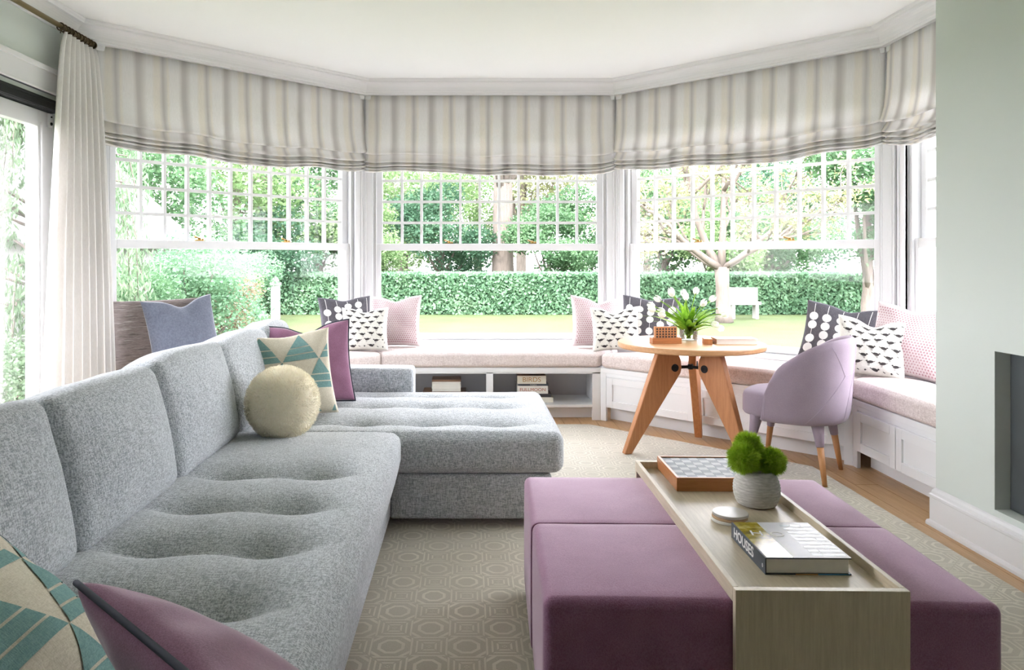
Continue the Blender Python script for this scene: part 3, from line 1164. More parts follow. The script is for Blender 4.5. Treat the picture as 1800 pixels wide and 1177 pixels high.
def bird(pl, mb, a, b, s, flip, leg_mb=None):
    f = -1 if flip else 1
    def q(x, y): return (a + f * x * s, b + y * s)
    body = [q(0.62 * math.cos(k * PI / 6) * (1.25 if math.cos(k * PI / 6) < 0 else 1), 0.36 * math.sin(k * PI / 6) - 0.12 * math.cos(k * PI / 6)) for k in range(12)]
    pl.poly(mb, body)
    pl.poly(mb, [q(-0.6, 0.16), q(-1.15, 0.42), q(-1.1, 0.22), q(-0.62, -0.02)])
    head = [q(0.66 + 0.21 * math.cos(k * PI / 4), 0.20 + 0.21 * math.sin(k * PI / 4)) for k in range(8)]
    pl.poly(mb, head)
    pl.poly(mb, [q(0.84, 0.24), q(1.10, 0.16), q(0.84, 0.12)])
    for lx in (-0.02, 0.20):
        pl.poly(mb, [q(lx, -0.25), q(lx + 0.06, -0.25), q(lx + 0.10, -0.78), q(lx + 0.04, -0.78)])
        pl.poly(mb, [q(lx + 0.02, -0.74), q(lx + 0.24, -0.76), q(lx + 0.24, -0.82), q(lx + 0.02, -0.80)])


GROUND = {'bird': 'linen', 'disc': 'charcoal', 'dot': 'pink_ground', 'tri': 'cream'}


def make_pillow(name, label, pl, mat, pattern, loc, rz, lean, roll=0.0, group=None, piping=None):
    """loc = where the bottom edge rests; lean tips the top away from the viewer side (front is local -y)"""
    r_ = thing(name, label, 'pillow', loc, 0, group)
    r_.rotation_mode = 'QUATERNION'
    Mx = Matrix.Rotation(rz, 4, 'Z') @ Matrix.Rotation(-lean, 4, 'X') @ Matrix.Rotation(roll, 4, 'Y')
    r_.rotation_quaternion = Mx.to_quaternion()
    pl.body().build('cover', M[mat], r_, smooth=True)
    if pattern == 'bird':
        mb = MB()
        row = 0
        b = -pl.h * 0.43
        while b < pl.h * 0.45:
            a = -pl.w * 0.45 + (0.038 if row % 2 else 0)
            while a < pl.w * 0.46:
                bird(pl, mb, a, b + 0.006 * math.sin(a * 40), 0.0255, (row % 3 == 1))
                a += 0.070
            b += 0.048
            row += 1
        tag(mb.build('bird_print', M['ink'], r_), kind='stuff')
    elif pattern == 'disc':
        mb = MB()
        rg = random.Random(int(pl.seed * 10))
        k = 0
        for a in (-0.16, -0.075, 0.015, 0.10, 0.175):
            b = -pl.h / 2 + 0.04 + 0.03 * (k % 2)
            top = pl.h / 2 - 0.05
            pl.grid(mb, (a - 0.0018, -pl.h * 0.46), (a + 0.0018, -pl.h * 0.46), (a + 0.0018, pl.h * 0.46), (a - 0.0018, pl.h * 0.46), 1, 24, 0.0014)
            while b < top:
                rr = 0.029
                pl.poly(mb, [(a + rr * math.cos(q * PI / 12), b + rr * math.sin(q * PI / 12)) for q in range(24)], 0.0022, 3)
                b += 0.062 if (rg.random() < 0.55) else 0.095
            k += 1
        tag(mb.build('disc_print', M['chalk'], r_), kind='stuff')
    elif pattern == 'dot':
        mb = MB()
        st = 0.0165
        n = int(pl.w / st)
        for i in range(n):
            for j in range(int(pl.h / st)):
                a = -pl.w / 2 + (i + 0.5 + 0.5 * (j % 2)) * st
                b = -pl.h / 2 + (j + 0.5) * st
                q = 0.0064 * (0.75 + 0.5 * mnoise.noise(Vector((a * 7, b * 7, pl.seed))))
                pl.poly(mb, [(a - q, b), (a, b - q * 1.15), (a + q, b), (a, b + q * 1.15)])
        tag(mb.build('dot_print', M['pinkdot'], r_), kind='stuff')
    elif pattern == 'tri':
        mb = MB()
        T_ = pl.w / 2.3
        H_ = T_ * 0.80
        for j in range(-2, 3):
            for i in range(-3, 4):
                cxm = (i + (0.5 if j % 2 else 0.0)) * T_ + 0.35 * T_
                b0 = j * H_ + 0.42 * H_
                # an upward triangle cut into three bands by pale lines
                cuts = [(0.0, 0.20), (0.235, 0.44), (0.475, 0.985)]
                for lo, hi in cuts:
                    wl_, wh = (1 - lo) * T_ / 2 * 0.96, (1 - hi) * T_ / 2 * 0.96
                    A, B, Cc, D = (cxm - wl_, b0 + lo * H_), (cxm + wl_, b0 + lo * H_), (cxm + wh, b0 + hi * H_), (cxm - wh, b0 + hi * H_)
                    lim = pl.w * 0.475
                    limh = pl.h * 0.475
                    if max(A[1], B[1]) > limh or D[1] < -limh or B[0] < -lim or A[0] > lim:
                        continue
                    cl = lambda p: (max(-lim, min(lim, p[0])), max(-limh, min(limh, p[1])))
                    pl.grid(mb, cl(A), cl(B), cl(Cc), cl(D), 10, 5, 0.0022)
        mb.build('triangle_print', M['teal'], r_, smooth=True)
    if piping:
        pl.piping(0.005).build('piping', M[piping], r_, smooth=True)
    return r_


SZ = 0.517
gb, gd, gp = 'bird print pillows', 'disc print pillows', 'pink dotted pillows'
# left corner group
make_pillow('throw_pillow', 'charcoal pillow with white discs, in left bay corner behind bird print pillow', Pillow(0.42, 0.42, 0.15, 1.3, chop=0.02), 'charcoal', 'disc',
            (-0.915, 5.86, SZ), R(24), R(14), R(-1), gd)
make_pillow('throw_pillow', 'pink dotted pillow against the middle window, left end of its seat', Pillow(0.42, 0.42, 0.16, 2.7, chop=0.035), 'pink_ground', 'dot',
            (-0.575, 6.045, SZ), R(-8), R(16), R(-2), gp)
make_pillow('throw_pillow', 'small cream pillow with black birds, at left bay corner behind plum pillow', Pillow(0.355, 0.34, 0.14, 3.1, chop=0.03), 'linen', 'bird',
            (-0.775, 5.775, SZ), R(6), R(15), R(0), gb)
# right of the middle window
make_pillow('throw_pillow', 'charcoal pillow with white discs, between middle and right windows behind tulips', Pillow(0.44, 0.43, 0.15, 4.4, chop=0.02), 'charcoal', 'disc',
            (1.385, 5.80, SZ), R(-22), R(16), R(2), gd)
make_pillow('throw_pillow', 'pink dotted pillow against the middle window, right end of its seat', Pillow(0.42, 0.42, 0.16, 5.2, chop=0.04, cx=0.1), 'pink_ground', 'dot',
            (1.035, 5.985, SZ), R(12), R(18), R(5), gp)
make_pillow('throw_pillow', 'small cream pillow with black birds, left of the round table edge', Pillow(0.365, 0.345, 0.14, 6.6, chop=0.045), 'linen', 'bird',
            (1.145, 5.765, SZ), R(-6), R(15), R(-2), gb)
# far right group
make_pillow('throw_pillow', 'charcoal pillow with white discs, in far right corner behind lavender chair', Pillow(0.43, 0.43, 0.15, 7.3, chop=0.03, cx=0.2), 'charcoal', 'disc',
            (2.325, 4.83, SZ), R(-33), R(18), R(8), gd)
make_pillow('throw_pillow', 'pink dotted pillow against the far right window beside the chimney wall', Pillow(0.46, 0.44, 0.17, 8.1, chop=0.03), 'pink_ground', 'dot',
            (2.585, 4.475, SZ), R(-52), R(15), R(5), gp)
make_pillow('throw_pillow', 'small cream pillow with black birds, at far right behind lavender chair', Pillow(0.385, 0.36, 0.14, 9.9, chop=0.045), 'linen', 'bird',
            (2.395, 4.515, SZ), R(-30), R(16), R(5), gb)
# left window seat pillows
make_pillow('throw_pillow', 'large taupe ribbed stripe pillow beside the cream curtain', Pillow(0.56, 0.445, 0.17, 10.4, pinch=0.03), 'ribbed', None,
            (-2.00, 4.86, SZ), R(30), R(8), R(-1))
make_pillow('throw_pillow', 'slate blue velvet pillow leaning behind the sofa back', Pillow(0.47, 0.47, 0.17, 11.5, chop=0.05, cx=0.1), 'bluegrey', None,
            (-1.76, 4.82, SZ), R(48), R(14), R(-4))

# ---------------------------------------------------------------- sofa
sofa = thing('sectional_sofa', 'large grey blue tweed sectional sofa with tufted seat and chaise', 'sofa', (-0.80, 2.6, 0))
OX, OY = 0.80, -2.6     # world -> local
def sbox(name, x0, x1, y0, y1, z0, z1, r_=0.025, puff=0.0, n=(16, 16, 4), sp=0.0, fn=None):
    mb = rounded_box(x1 - x0, y1 - y0, z1 - z0, r_, n, puff, sp, fn)
    o = mb.build(name, M['sofa'], sofa, smooth=True)
    o.location = ((x0 + x1) / 2 + OX, (y0 + y1) / 2 + OY, z0)
    return o
sbox('main_base', -1.28, -0.345, 0.80, 4.68, 0.045, 0.292, 0.015)
sbox('chaise_base', -0.345, 0.385, 3.415, 4.47, 0.045, 0.248, 0.015)
sbox('back_frame', -1.36, -1.20, 0.80, 4.70, 0.06, 0.70, 0.03)
sbox('far_arm', -1.20, -0.315, 4.505, 4.70, 0.10, 0.565, 0.025, 0.004)
sbox('near_arm', -1.20, -0.345, 0.72, 0.90, 0.06, 0.56, 0.025, 0.004)


def tufted(tufts, rowsy, x_lo, x_hi, depth=0.045, sagx=None, cx=0, cy=0, colx=None):
    def fn(x, y, z, uz):
        if uz > 0:
            X, Y = x + cx, y + cy
            d = 0.0
            for tx, ty in tufts:
                r2 = math.hypot((X - tx) / 1.25, (Y - ty))
                d += depth * math.exp(-r2 / 0.048)
            for ry in rowsy:
                span = max(0.0, min(1.0, (X - x_lo) / 0.14)) * max(0.0, min(1.0, (x_hi - X) / 0.14))
                # the fold drops sharply on the far side of the row and swells on the near side
                dd = Y - ry
                gfun = math.exp(-abs(dd) / (0.030 if dd < 0 else 0.07))
                d += 0.030 * gfun * span
            for cxx in colx or ():
                d += 0.004 * math.exp(-abs(X - cxx) / 0.05)
            d += -0.003 * mnoise.noise(Vector((X * 5, Y * 5, 2.0))) - 0.0016 * mnoise.noise(Vector((X * 14, Y * 14, 5.0)))
            z -= d * min(1.0, uz * 1.0)
        return [x, y, z]
    return fn


main_t = [(tx, ty) for tx in (-0.825, -0.528) for ty in (1.32, 1.655, 1.99, 2.32, 2.67)]
o = sbox('seat_cushion', -1.12, -0.292, 0.90, 3.392, 0.292, 0.452, 0.045, 0.022, (56, 130, 5), 0.016,
         tufted(main_t, (1.32, 1.655, 1.99, 2.32, 2.67), -1.05, -0.36, 0.046, cx=(-1.12 - 0.292) / 2, cy=(0.90 + 3.392) / 2))
ch_t = [(tx, ty) for tx in (-0.81, -0.50, -0.182, 0.135) for ty in (3.60, 3.99, 4.31)]
o = sbox('chaise_cushion', -1.12, 0.440, 3.400, 4.500, 0.250, 0.436, 0.045, 0.022, (86, 66, 5), 0.010,
         tufted(ch_t, (3.60, 3.99, 4.31), -1.0, 0.36, 0.046, cx=(-1.12 + 0.440) / 2, cy=(3.4 + 4.5) / 2))

# loose back cushions
def back_cushion(y0, y1, seed, h=0.435, dz=0.0):
    w = y1 - y0 - 0.004
    def fn(x, y, z, uz):
        ux, uy = x / 0.085, y / (w / 2)
        z += 0.012 * mnoise.noise(Vector((y * 4, seed, z * 2))) * (z / h)
        x += (0.05 if x > 0 else 0.03) * (1 - abs(uy) ** 3) * math.sin(PI * min(1, max(0, z / h))) ** 0.8 * (1 if x > 0 else -1)
        x += 0.004 * mnoise.noise(Vector((y * 9, z * 9, seed)))
        # top edge crowns a little, corners pulled in
        z += 0.016 * (1 - uy ** 2) * (z / h) ** 3
        return [x, y, z]
    mb = rounded_box(0.17, w, h, 0.045, (5, 30, 22), 0.0, 0.0, fn)
    o = mb.build('back_cushion', M['sofa'], sofa, smooth=True)
    o.location = (-1.055 + OX, (y0 + y1) / 2 + OY, 0.436 + dz)
    o.rotation_euler = (0, R(-13), 0)
    return o
for k, (a, b) in enumerate(((0.95, 1.28), (1.285, 1.935), (1.94, 2.598), (2.602, 3.298), (3.302, 4.02), (4.024, 4.49))):
    back_cushion(a, b, k * 1.7, 0.418 + (0.01 if k % 2 else 0))
for (x, y) in ((-1.2, 0.9), (-0.45, 0.9), (-1.2, 4.55), (-0.45, 4.55), (0.30, 3.50), (0.30, 4.38)):
    mb = MB()
    mb.box(-0.03, 0.03, -0.03, 0.03, 0.012, 0.05)
    o = mb.build('foot', M['black'], sofa, bevel=0.004)
    o.location = (x + OX, y + OY, 0)

# pillows on the sofa
make_pillow('throw_pillow', 'plum purple pillow with dark piping at the sofa chaise corner', Pillow(0.46, 0.445, 0.16, 12.2, chop=0.045), 'purple_pillow', None,
            (-0.825, 4.05, 0.437), R(14), R(12), R(-4), piping='navy')
make_pillow('throw_pillow', 'cream pillow with teal triangles behind the fluffy ball', Pillow(0.44, 0.43, 0.16, 13.7, chop=0.01), 'cream', 'tri',
            (-0.845, 3.70, 0.437), R(14), R(14), R(-6))
make_pillow('throw_pillow', 'cream pillow with teal triangles at bottom left photo corner', Pillow(0.46, 0.46, 0.17, 14.3, chop=0.0), 'cream', 'tri',
            (-0.62, 1.22, 0.445), R(90), R(50), R(0))
make_pillow('throw_pillow', 'plum purple pillow with dark piping lying in the near foreground', Pillow(0.43, 0.43, 0.17, 15.1, pinch=0.05), 'purple_pillow', None,
            (-0.235, 1.20, 0.412), R(136), R(42), R(0), piping='navy')

# fleece ball
bl = thing('fleece_ball', 'round cream fleece ball cushion on the sofa seat', 'cushion', (-0.800, 3.29, 0.438))
RB = 0.158
bm = bmesh.new()
bmesh.ops.create_icosphere(bm, subdivisions=5, radius=RB * 0.97)
for v in bm.verts:
    v.co *= 1 + 0.012 * mnoise.noise(v.co * 28) + 0.012 * mnoise.noise(v.co * 70)
me = bpy.data.meshes.new('core'); bm.to_mesh(me); bm.free()
me.polygons.foreach_set('use_smooth', [True] * len(me.polygons))
link('core', me, M['boucle_core'], bl).location = (0, 0, RB)
rg = np.random.default_rng(3)
N = 10000
d = rg.normal(size=(N, 3)); d /= np.linalg.norm(d, axis=1)[:, None]
tang = rg.normal(size=(N, 3)); tang -= d * (tang * d).sum(1)[:, None]; tang /= np.linalg.norm(tang, axis=1)[:, None]
flow = np.stack([np.sin(d[:, 2] * 14 + d[:, 0] * 9), np.cos(d[:, 0] * 13), np.sin(d[:, 1] * 15)], 1)
flow -= d * (flow * d).sum(1)[:, None]
base = d * RB * 0.965
ln_ = rg.uniform(0.008, 0.016, (N, 1))
mid = base + d * ln_ * 0.7 + flow * ln_ * 0.35
tip = base + d * ln_ * 0.9 + flow * ln_ * 0.8 + rg.normal(size=(N, 3)) * 0.0012
wd = tang * 0.0011
V = np.stack([base - wd, base + wd, mid + wd, mid - wd, tip], 1).reshape(-1, 3)
k = np.arange(N)[:, None] * 5
F = np.concatenate([np.concatenate([k, k + 1, k + 2], 1), np.concatenate([k, k + 2, k + 3], 1), np.concatenate([k + 3, k + 2, k + 4], 1)], 0)
o = link('fleece', np_mesh('fleece', V, F), M['boucle'], bl)
o.location = (0, 0, RB)
o['kind'] = 'stuff'

# ---------------------------------------------------------------- rug
mb = MB()
mb.prism([(-2.1, -0.6), (2.02, -0.6), (2.02, 4.42), (0.90, 5.54), (-0.55, 5.54), (-2.1, 4.0)], 0.0005, 0.012)
o = mb.build('area_rug', M['rug'], bevel=0.004)
tag(o, 'taupe carved geometric area rug under the sofa and ottoman', 'rug')

# ---------------------------------------------------------------- ottomans and tray
OTR = R(-2.0)
def on_ott(x, y):
    c, s = math.cos(OTR), math.sin(OTR)
    return (0.70 + (x - 0.70) * c - (y - 1.75) * s, 1.75 + (x - 0.70) * s + (y - 1.75) * c)
for k, (y0, y1, lab) in enumerate(((1.752, 2.263, 'purple felt ottoman, nearer of the pair under the oak tray'), (2.265, 2.765, 'purple felt ottoman, farther of the pair next to the chaise'))):
    wx, wy = 1.056, y1 - y0
    lim = wy / 2
    def fn(x, y, z, uz, k=k, lim=lim):
        y = min(y + 0.009, lim) if k == 0 else max(y - 0.009, -lim)
        return [x, y, z + 0.002 * mnoise.noise(Vector((x * 4, y * 4, k)))]
    px, py = on_ott(0.70 + (0.004 if k else 0.008), (y0 + y1) / 2)
    rt = thing('ottoman', lab, 'ottoman', (px, py, 0.012), OTR, 'purple ottomans')
    rounded_box(wx, wy + 0.018, 0.392, 0.024, (30, 16, 6), 0.006, 0.003, fn).build('upholstery', M['purple'], rt, smooth=True).location = (0, 0, 0.02)
    for sx_ in (-1, 1):
        for sy_ in (-1, 1):
            mb = MB(); mb.box(-0.03, 0.03, -0.03, 0.03, 0, 0.022)
            mb.build('foot', M['black'], rt).location = (sx_ * (wx / 2 - 0.07), sy_ * (wy / 2 - 0.07), 0)

TX0, TX1, TY0, TY1 = 0.612, 1.008, 1.724, 2.84
tcx, tcy = (TX0 + TX1) / 2, (TY0 + TY1) / 2
tw, tl_ = TX1 - TX0, TY1 - TY0
TRR = R(-1.0)
tray = thing('waterfall_tray', 'long limed oak waterfall tray straddling the two purple ottomans', 'tray', (tcx + 0.012, tcy, 0.012), TRR)
zt = 0.012
def tz(z): return z - zt
mb = MB(); mb.box(-tw / 2 + 0.014, tw / 2 - 0.014, -tl_ / 2 + 0.02, tl_ / 2 - 0.02, tz(0.4285), tz(0.4385)); mb.build('tray_floor', M['tray'], tray)
for s in (-1, 1):
    mb = MB(); x0, x1 = sorted((s * tw / 2, s * (tw / 2 - 0.014)))
    mb.box(x0, x1, -tl_ / 2 + 0.02, tl_ / 2 - 0.02, tz(0.4285), tz(0.464)); mb.build('rim', M['tray'], tray, bevel=0.0015)
mb = MB(); mb.box(-tw / 2, tw / 2, -tl_ / 2, -tl_ / 2 + 0.02, 0.0, tz(0.464)); mb.build('end_panel', M['tray_front'], tray, bevel=0.0015)
mb = MB(); mb.box(-tw / 2, tw / 2, tl_ / 2 - 0.02, tl_ / 2, 0.0, tz(0.464)); mb.build('end_panel', M['tray_front'], tray, bevel=0.0015)
TF = 0.4387

# chess box
cb = thing('chess_box', 'cherry wood chess board box with grey and white squares on tray', 'chess board', (0.852, 2.685, TF), R(-1.0))
mb = MB()
hw = 0.142
mb.box(-hw, hw, -hw, hw, 0, 0.036)
for s in (-1, 1):
    x0, x1 = sorted((s * hw, s * (hw - 0.010)))
    mb.box(x0, x1, -hw, hw, 0.036, 0.046)
    mb.box(-hw + 0.010, hw - 0.010, x0, x1, 0.036, 0.046)
mb.build('frame', M['chess_wood'], cb, bevel=0.001)
q = (hw - 0.012) / 4
tm = MB(); tm.box(-q / 2 + 0.0004, q / 2 - 0.0004, -q / 2 + 0.0004, q / 2 - 0.0004, 0, 0.006)
m1, m2 = tm.mesh('square'), tm.mesh('square')
for i in range(8):
    for j in range(8):
        o = link('square', m1 if (i + j) % 2 else m2, M['grey_tile'] if (i + j) % 2 else M['white_tile'], cb)
        o.location = ((i - 3.5) * q, (j - 3.5) * q, 0.0362)

# ribbed vase with tufted green flowers
vz = thing('stoneware_vase', 'squat ribbed pale stoneware vase on the oak tray', 'vase', (0.922, 2.405, TF))
prof = [(0.040, 0.0), (0.050, 0.003)]
for i in range(33):
    a_ = i / 32
    z = 0.006 + a_ * 0.100
    r_ = 0.071 * math.sqrt(max(0.0, 1 - ((a_ - 0.47) / 0.80) ** 2)) + (0.0016 * math.sin(a_ * 2 * PI * 11))
    prof.append((r_, z))
prof += [(0.051, 0.110), (0.049, 0.113), (0.046, 0.110), (0.050, 0.09), (0.055, 0.06), (0.04, 0.02)]
mb = MB(); mb.lathe(prof, 48)
mb.build('body', M['stoneware'], vz, smooth=True)
balls = [(-0.046, -0.012, 0.130, 0.056, 'left'), (0.045, -0.010, 0.120, 0.049, 'right'), (-0.016, 0.030, 0.160, 0.050, 'rear')]
for (dx, dy, dz, rb, pos) in balls:
    g_ = thing('green_flower', 'fluffy bright green flower head, %s one in the stoneware vase' % pos, 'flower', (0.922, 2.405, TF + 0.02), 0, 'green flowers in the stoneware vase')
    mb = MB(); mb.tube([(dx * 0.2, dy * 0.2, 0), (dx * 0.6, dy * 0.6, 0.07), (dx, dy, dz - 0.02)], 0.003, 6)
    mb.build('stem', M['moss'], g_)
    N = 5200
    d = rg.normal(size=(N, 3)); d /= np.linalg.norm(d, axis=1)[:, None]
    lump = 0.90 + 0.07 * np.sin(d[:, :1] * 7 + dz * 50) * np.sin(d[:, 1:2] * 6 + dx * 90) + 0.05 * np.sin(d[:, 2:3] * 8 + dy * 70)
    base = d * rb * lump * rg.uniform(0.45, 0.8, (N, 1))
    side = rg.normal(size=(N, 3)); side -= d * (side * d).sum(1)[:, None]; side /= np.linalg.norm(side, axis=1)[:, None]
    tip = d * rb * lump * rg.uniform(0.95, 1.16, (N, 1)) + side * rb * 0.14 * rg.normal(size=(N, 1))
    wd = np.cross(side, d) * 0.0011
    V = np.stack([base - wd, base + wd, tip], 1).reshape(-1, 3)
    F = np.arange(N * 3).reshape(-1, 3)
    o = link('flower_head', np_mesh('flower_head', V, F), M['moss'], g_)
    o.location = (dx, dy, dz - 0.0)
    bm = bmesh.new(); bmesh.ops.create_icosphere(bm, subdivisions=3, radius=rb * 0.70)
    me = bpy.data.meshes.new('flower_core'); bm.to_mesh(me); bm.free()
    link('flower_core', me, M['moss'], g_).location = (dx, dy, dz)

# coasters
for k, (z, lab, mt) in enumerate(((0.0, 'pale round coaster, bottom of the stack on the oak tray', 'offwhite'), (0.0088, 'wooden round coaster, middle of the stack on the tray', 'coaster_wood'),
                                  (0.0176, 'marbled round coaster, top of the stack on the tray', 'marble'))):
    mb = MB(); mb.lathe([(0.049, 0), (0.0515, 0.0015), (0.0515, 0.007), (0.050, 0.0085)], 40)
    o = mb.build('coaster', M[mt], None, smooth=False)
    o.location = (0.785 + 0.002 * k, 2.262, TF + z)
    tag(o, lab, 'coaster', 'coasters stacked on the tray')


# ---------------------------------------------------------------- books
def text_mesh(s, size, m, parent, mat4, extrude=0.0003, bold=False):
    cu = bpy.data.curves.new('lettering', 'FONT')
    cu.body = s
    cu.size = size
    cu.extrude = extrude
    cu.align_x = 'CENTER'
    cu.align_y = 'CENTER'
    if bold: cu.offset = size * 0.018
    o = bpy.data.objects.new('lettering', cu)
    C.objects.link(o)
    dg = bpy.context.evaluated_depsgraph_get()
    me = bpy.data.meshes.new_from_object(o.evaluated_get(dg))
    bpy.data.objects.remove(o)
    me.transform(mat4)
    me.materials.clear()
    return link('lettering', me, m, parent)


def make_book(label, loc, rz, w, d, h, cover, pages='paper', group=None, spine_side='left', cover_t=0.003, name='book', top=None):
    """w along x, d along y, spine on the given side"""
    b = thing(name, label, 'book', loc, rz, group)
    mb = MB()
    mb.box(-w / 2, w / 2, -d / 2, d / 2, 0, cover_t)
    mb.box(-w / 2, w / 2, -d / 2, d / 2, h - cover_t, h)
    if spine_side == 'left': mb.box(-w / 2, -w / 2 + cover_t, -d / 2, d / 2, cover_t, h - cover_t)
    if spine_side == 'front': mb.box(-w / 2, w / 2, -d / 2, -d / 2 + cover_t, cover_t, h - cover_t)
    mb.build('cover', M[cover], b)
    i = 0.005
    mb = MB()
    if spine_side == 'left': mb.box(-w / 2 + cover_t, w / 2 - i, -d / 2 + i, d / 2 - i, cover_t, h - cover_t)
    if spine_side == 'front': mb.box(-w / 2 + i, w / 2 - i, -d / 2 + cover_t, d / 2 - i, cover_t, h - cover_t)
    mb.build('pages', M[pages], b)
    return b


bw, bd, bh = 0.212, 0.252, 0.042
hb = make_book('thick photography book titled HOUSES lying on the oak tray', (0.848, 1.998, TF), R(-1.0), bw, bd, bh, 'slate_cover')
mb = MB(); mb.box(-bw / 2 + 0.004, -bw / 2 + 0.070, -bd / 2, bd / 2, bh, bh + 0.0006); mb.build('cover_photograph', M['gold_cover'], hb)
mb = MB(); mb.box(-bw / 2 + 0.070, bw / 2, -bd / 2, bd / 2, bh, bh + 0.0006); mb.build('cover_sheet', M['pale_cover'], hb)
mb = MB()
for j in range(9):
    for i in range(3):
        mb.box(-bw / 2 + 0.125 + 0.028 * i, -bw / 2 + 0.149 + 0.028 * i, -bd / 2 + 0.012 + j * 0.026, -bd / 2 + 0.024 + j * 0.026, bh + 0.0006, bh + 0.0009)
tag(mb.build('window_print', plain('cover_grey_print', (0.55, 0.58, 0.64), 0.3), hb), kind='stuff')
text_mesh('H O', 0.05, M['chalk'], hb, Matrix.Translation((-bw / 2 + 0.066, 0.035, bh + 0.0010)) @ Matrix.Rotation(R(-8), 4, 'Z'))
mb = MB(); mb.box(-bw / 2 + 0.13, bw / 2 - 0.004, -bd / 2 - 0.0006, -bd / 2, 0, 0.003); mb.build('cover_edge', M['blue_cover'], hb)
mb = MB(); mb.box(-bw / 2 + 0.075, -bw / 2 + 0.13, -bd / 2 - 0.0006, -bd / 2, 0, 0.003); mb.build('cover_edge', M['ochre_ink'], hb)
# spine text reads from the far end to the near end, on the left face
Msp = Matrix(((0, 0, -1, -bw / 2 - 0.0002), (-1, 0, 0, 0.030), (0, 1, 0, bh / 2), (0, 0, 0, 1)))
text_mesh('HOUSES', 0.037, M['chalk'], hb, Msp @ Matrix.Scale(1.12, 4, (1, 0, 0)), 0.0003, True)
Msp2 = Matrix(((0, 0, -1, -bw / 2 - 0.0002), (-1, 0, 0, -0.108), (0, 1, 0, bh / 2 - 0.005), (0, 0, 0, 1)))
text_mesh('0', 0.014, M['chalk'], hb, Msp2)
sm = MB(); sm.box(-bw / 2 - 0.0004, -bw / 2, -bd / 2, bd / 2, 0, 0.0006); 

# books in the cubbies of the middle window seat (spines to the room)
BZ = 0.1185
stack = [('thick cream edged book, bottom of the right cubby stack', 0.245, 0.040, 'cream_cover', None), ('black covered book, second from bottom of the right cubby stack', 0.235, 0.026, 'black_cover', None),
         ('white book titled FULLMOON in the right cubby stack', 0.235, 0.060, 'offwhite', ('FULLMOON', 0.034, 'red_ink')),
         ('thin dark blue book under the BIRDS book', 0.230, 0.014, 'slate_cover', ('The Neighbors', 0.008, 'chalk')), ('book titled BIRDS, top of the right cubby stack', 0.222, 0.062, 'cream_cover', ('BIRDS', 0.050, 'ochre_ink'))]
z = BZ
for k, (lab, w, h, cv, tx) in enumerate(stack):
    bx = (0.543, 0.535, 0.508, 0.515, 0.50)[k]
    b = make_book(lab, (bx, 5.895, z), R((1.0, -1.2, 0.6, -0.8, 0.5)[k]), w, 0.17, h, cv, 'paper', 'books in the right cubby', 'front')
    if tx:
        text_mesh(tx[0], tx[1], M[tx[2]], b, Matrix.Translation((0, -0.0852, h / 2)) @ Matrix.Rotation(PI / 2, 4, 'X') @ Matrix.Scale(1.1, 4, (1, 0, 0)))
    if k == 4:
        mb = MB(); mb.box(-w / 2, w / 2, -0.085, 0.085, h, h + 0.0006); mb.build('dust_jacket', M['brown_cover'], b)
    z += h + 0.0008
z = BZ
labs = [('wide patterned book at bottom of the left cubby', 0.36, 0.048, 'cream_cover'), ('dark brown book second in the left cubby pile', 0.33, 0.034, 'brown_cover'),
        ('white book third in the left cubby pile', 0.22, 0.018, 'offwhite'), ('white book fourth in the left cubby pile', 0.222, 0.019, 'offwhite'), ('white book fifth in the left cubby pile', 0.218, 0.018, 'offwhite'),
        ('white book sixth in the left cubby pile', 0.22, 0.017, 'offwhite'), ('dark topped book, top of the left cubby pile', 0.222, 0.016, 'brown_cover')]
for k, (lab, w, h, cv) in enumerate(labs):
    b = make_book(lab, (-0.17 if k < 2 else -0.155, 5.90 + 0.004 * (k % 2), z), R((0.5, -0.6, 0.8, -0.5, 0.4, -0.3, 0.6)[k]), w, 0.2 if k < 2 else 0.17, h, cv, 'paper', 'books in the left cubby', 'front')
    if k == 0:
        text_mesh('ooxoxox', 0.018, M['red_ink'], b, Matrix.Translation((-0.06, -0.1002, h / 2)) @ Matrix.Rotation(PI / 2, 4, 'X'))
    z += h + 0.0008

# ---------------------------------------------------------------- round table
TCX, TCY = 1.420, 4.80
tb = thing('round_table', 'round warm wood pedestal table on three splayed plank legs', 'table', (TCX, TCY, 0.012))
mb = MB()
mb.lathe([(0.43, 0.645), (0.447, 0.648), (0.452, 0.655), (0.452, 0.674), (0.449, 0.681)], 72)
mb.build('tabletop', M['top_wood'], tb)
LEG = [(0.225, 0.646), (0.110, 0.646), (0.078, 0.575), (0.072, 0.525), (0.080, 0.490), (0.412, 0.0), (0.458, 0.0)]
for ang, rs in ((193, 1.0), (308, 0.90), (65, 0.84)):
    mb = MB()
    mb.prism_xz([(r_ * (rs if z < 0.3 else 1), z) for r_, z in LEG], -0.024, 0.024)
    lg = mb.build('leg', M['table_wood'], tb, bevel=0.006, seg=3)
    lg.rotation_euler = (0, 0, R(ang))
    for s in (-1, 1):
        mb = MB()
        mb.lathe([(0.024, 0), (0.024, 0.004), (0.014, 0.0055), (0.013, 0.003)], 24)
        mb.xf(Matrix.Translation((0.120, s * 0.024, 0.525)) @ Matrix.Rotation(-s * PI / 2, 4, 'X'))
        mb.build('bolt_cap', M['black'], lg)
mb = MB()
for ang in (193, 308, 65):
    a_ = R(ang)
    mb.tube([(0, 0, 0.525), (0.09 * math.cos(a_), 0.09 * math.sin(a_), 0.525)], 0.010, 12)
mb.lathe([(0.016, 0.510), (0.016, 0.540)], 16)
mb.build('connecting_rod', M['black'], tb)
TT = 0.012 + 0.681

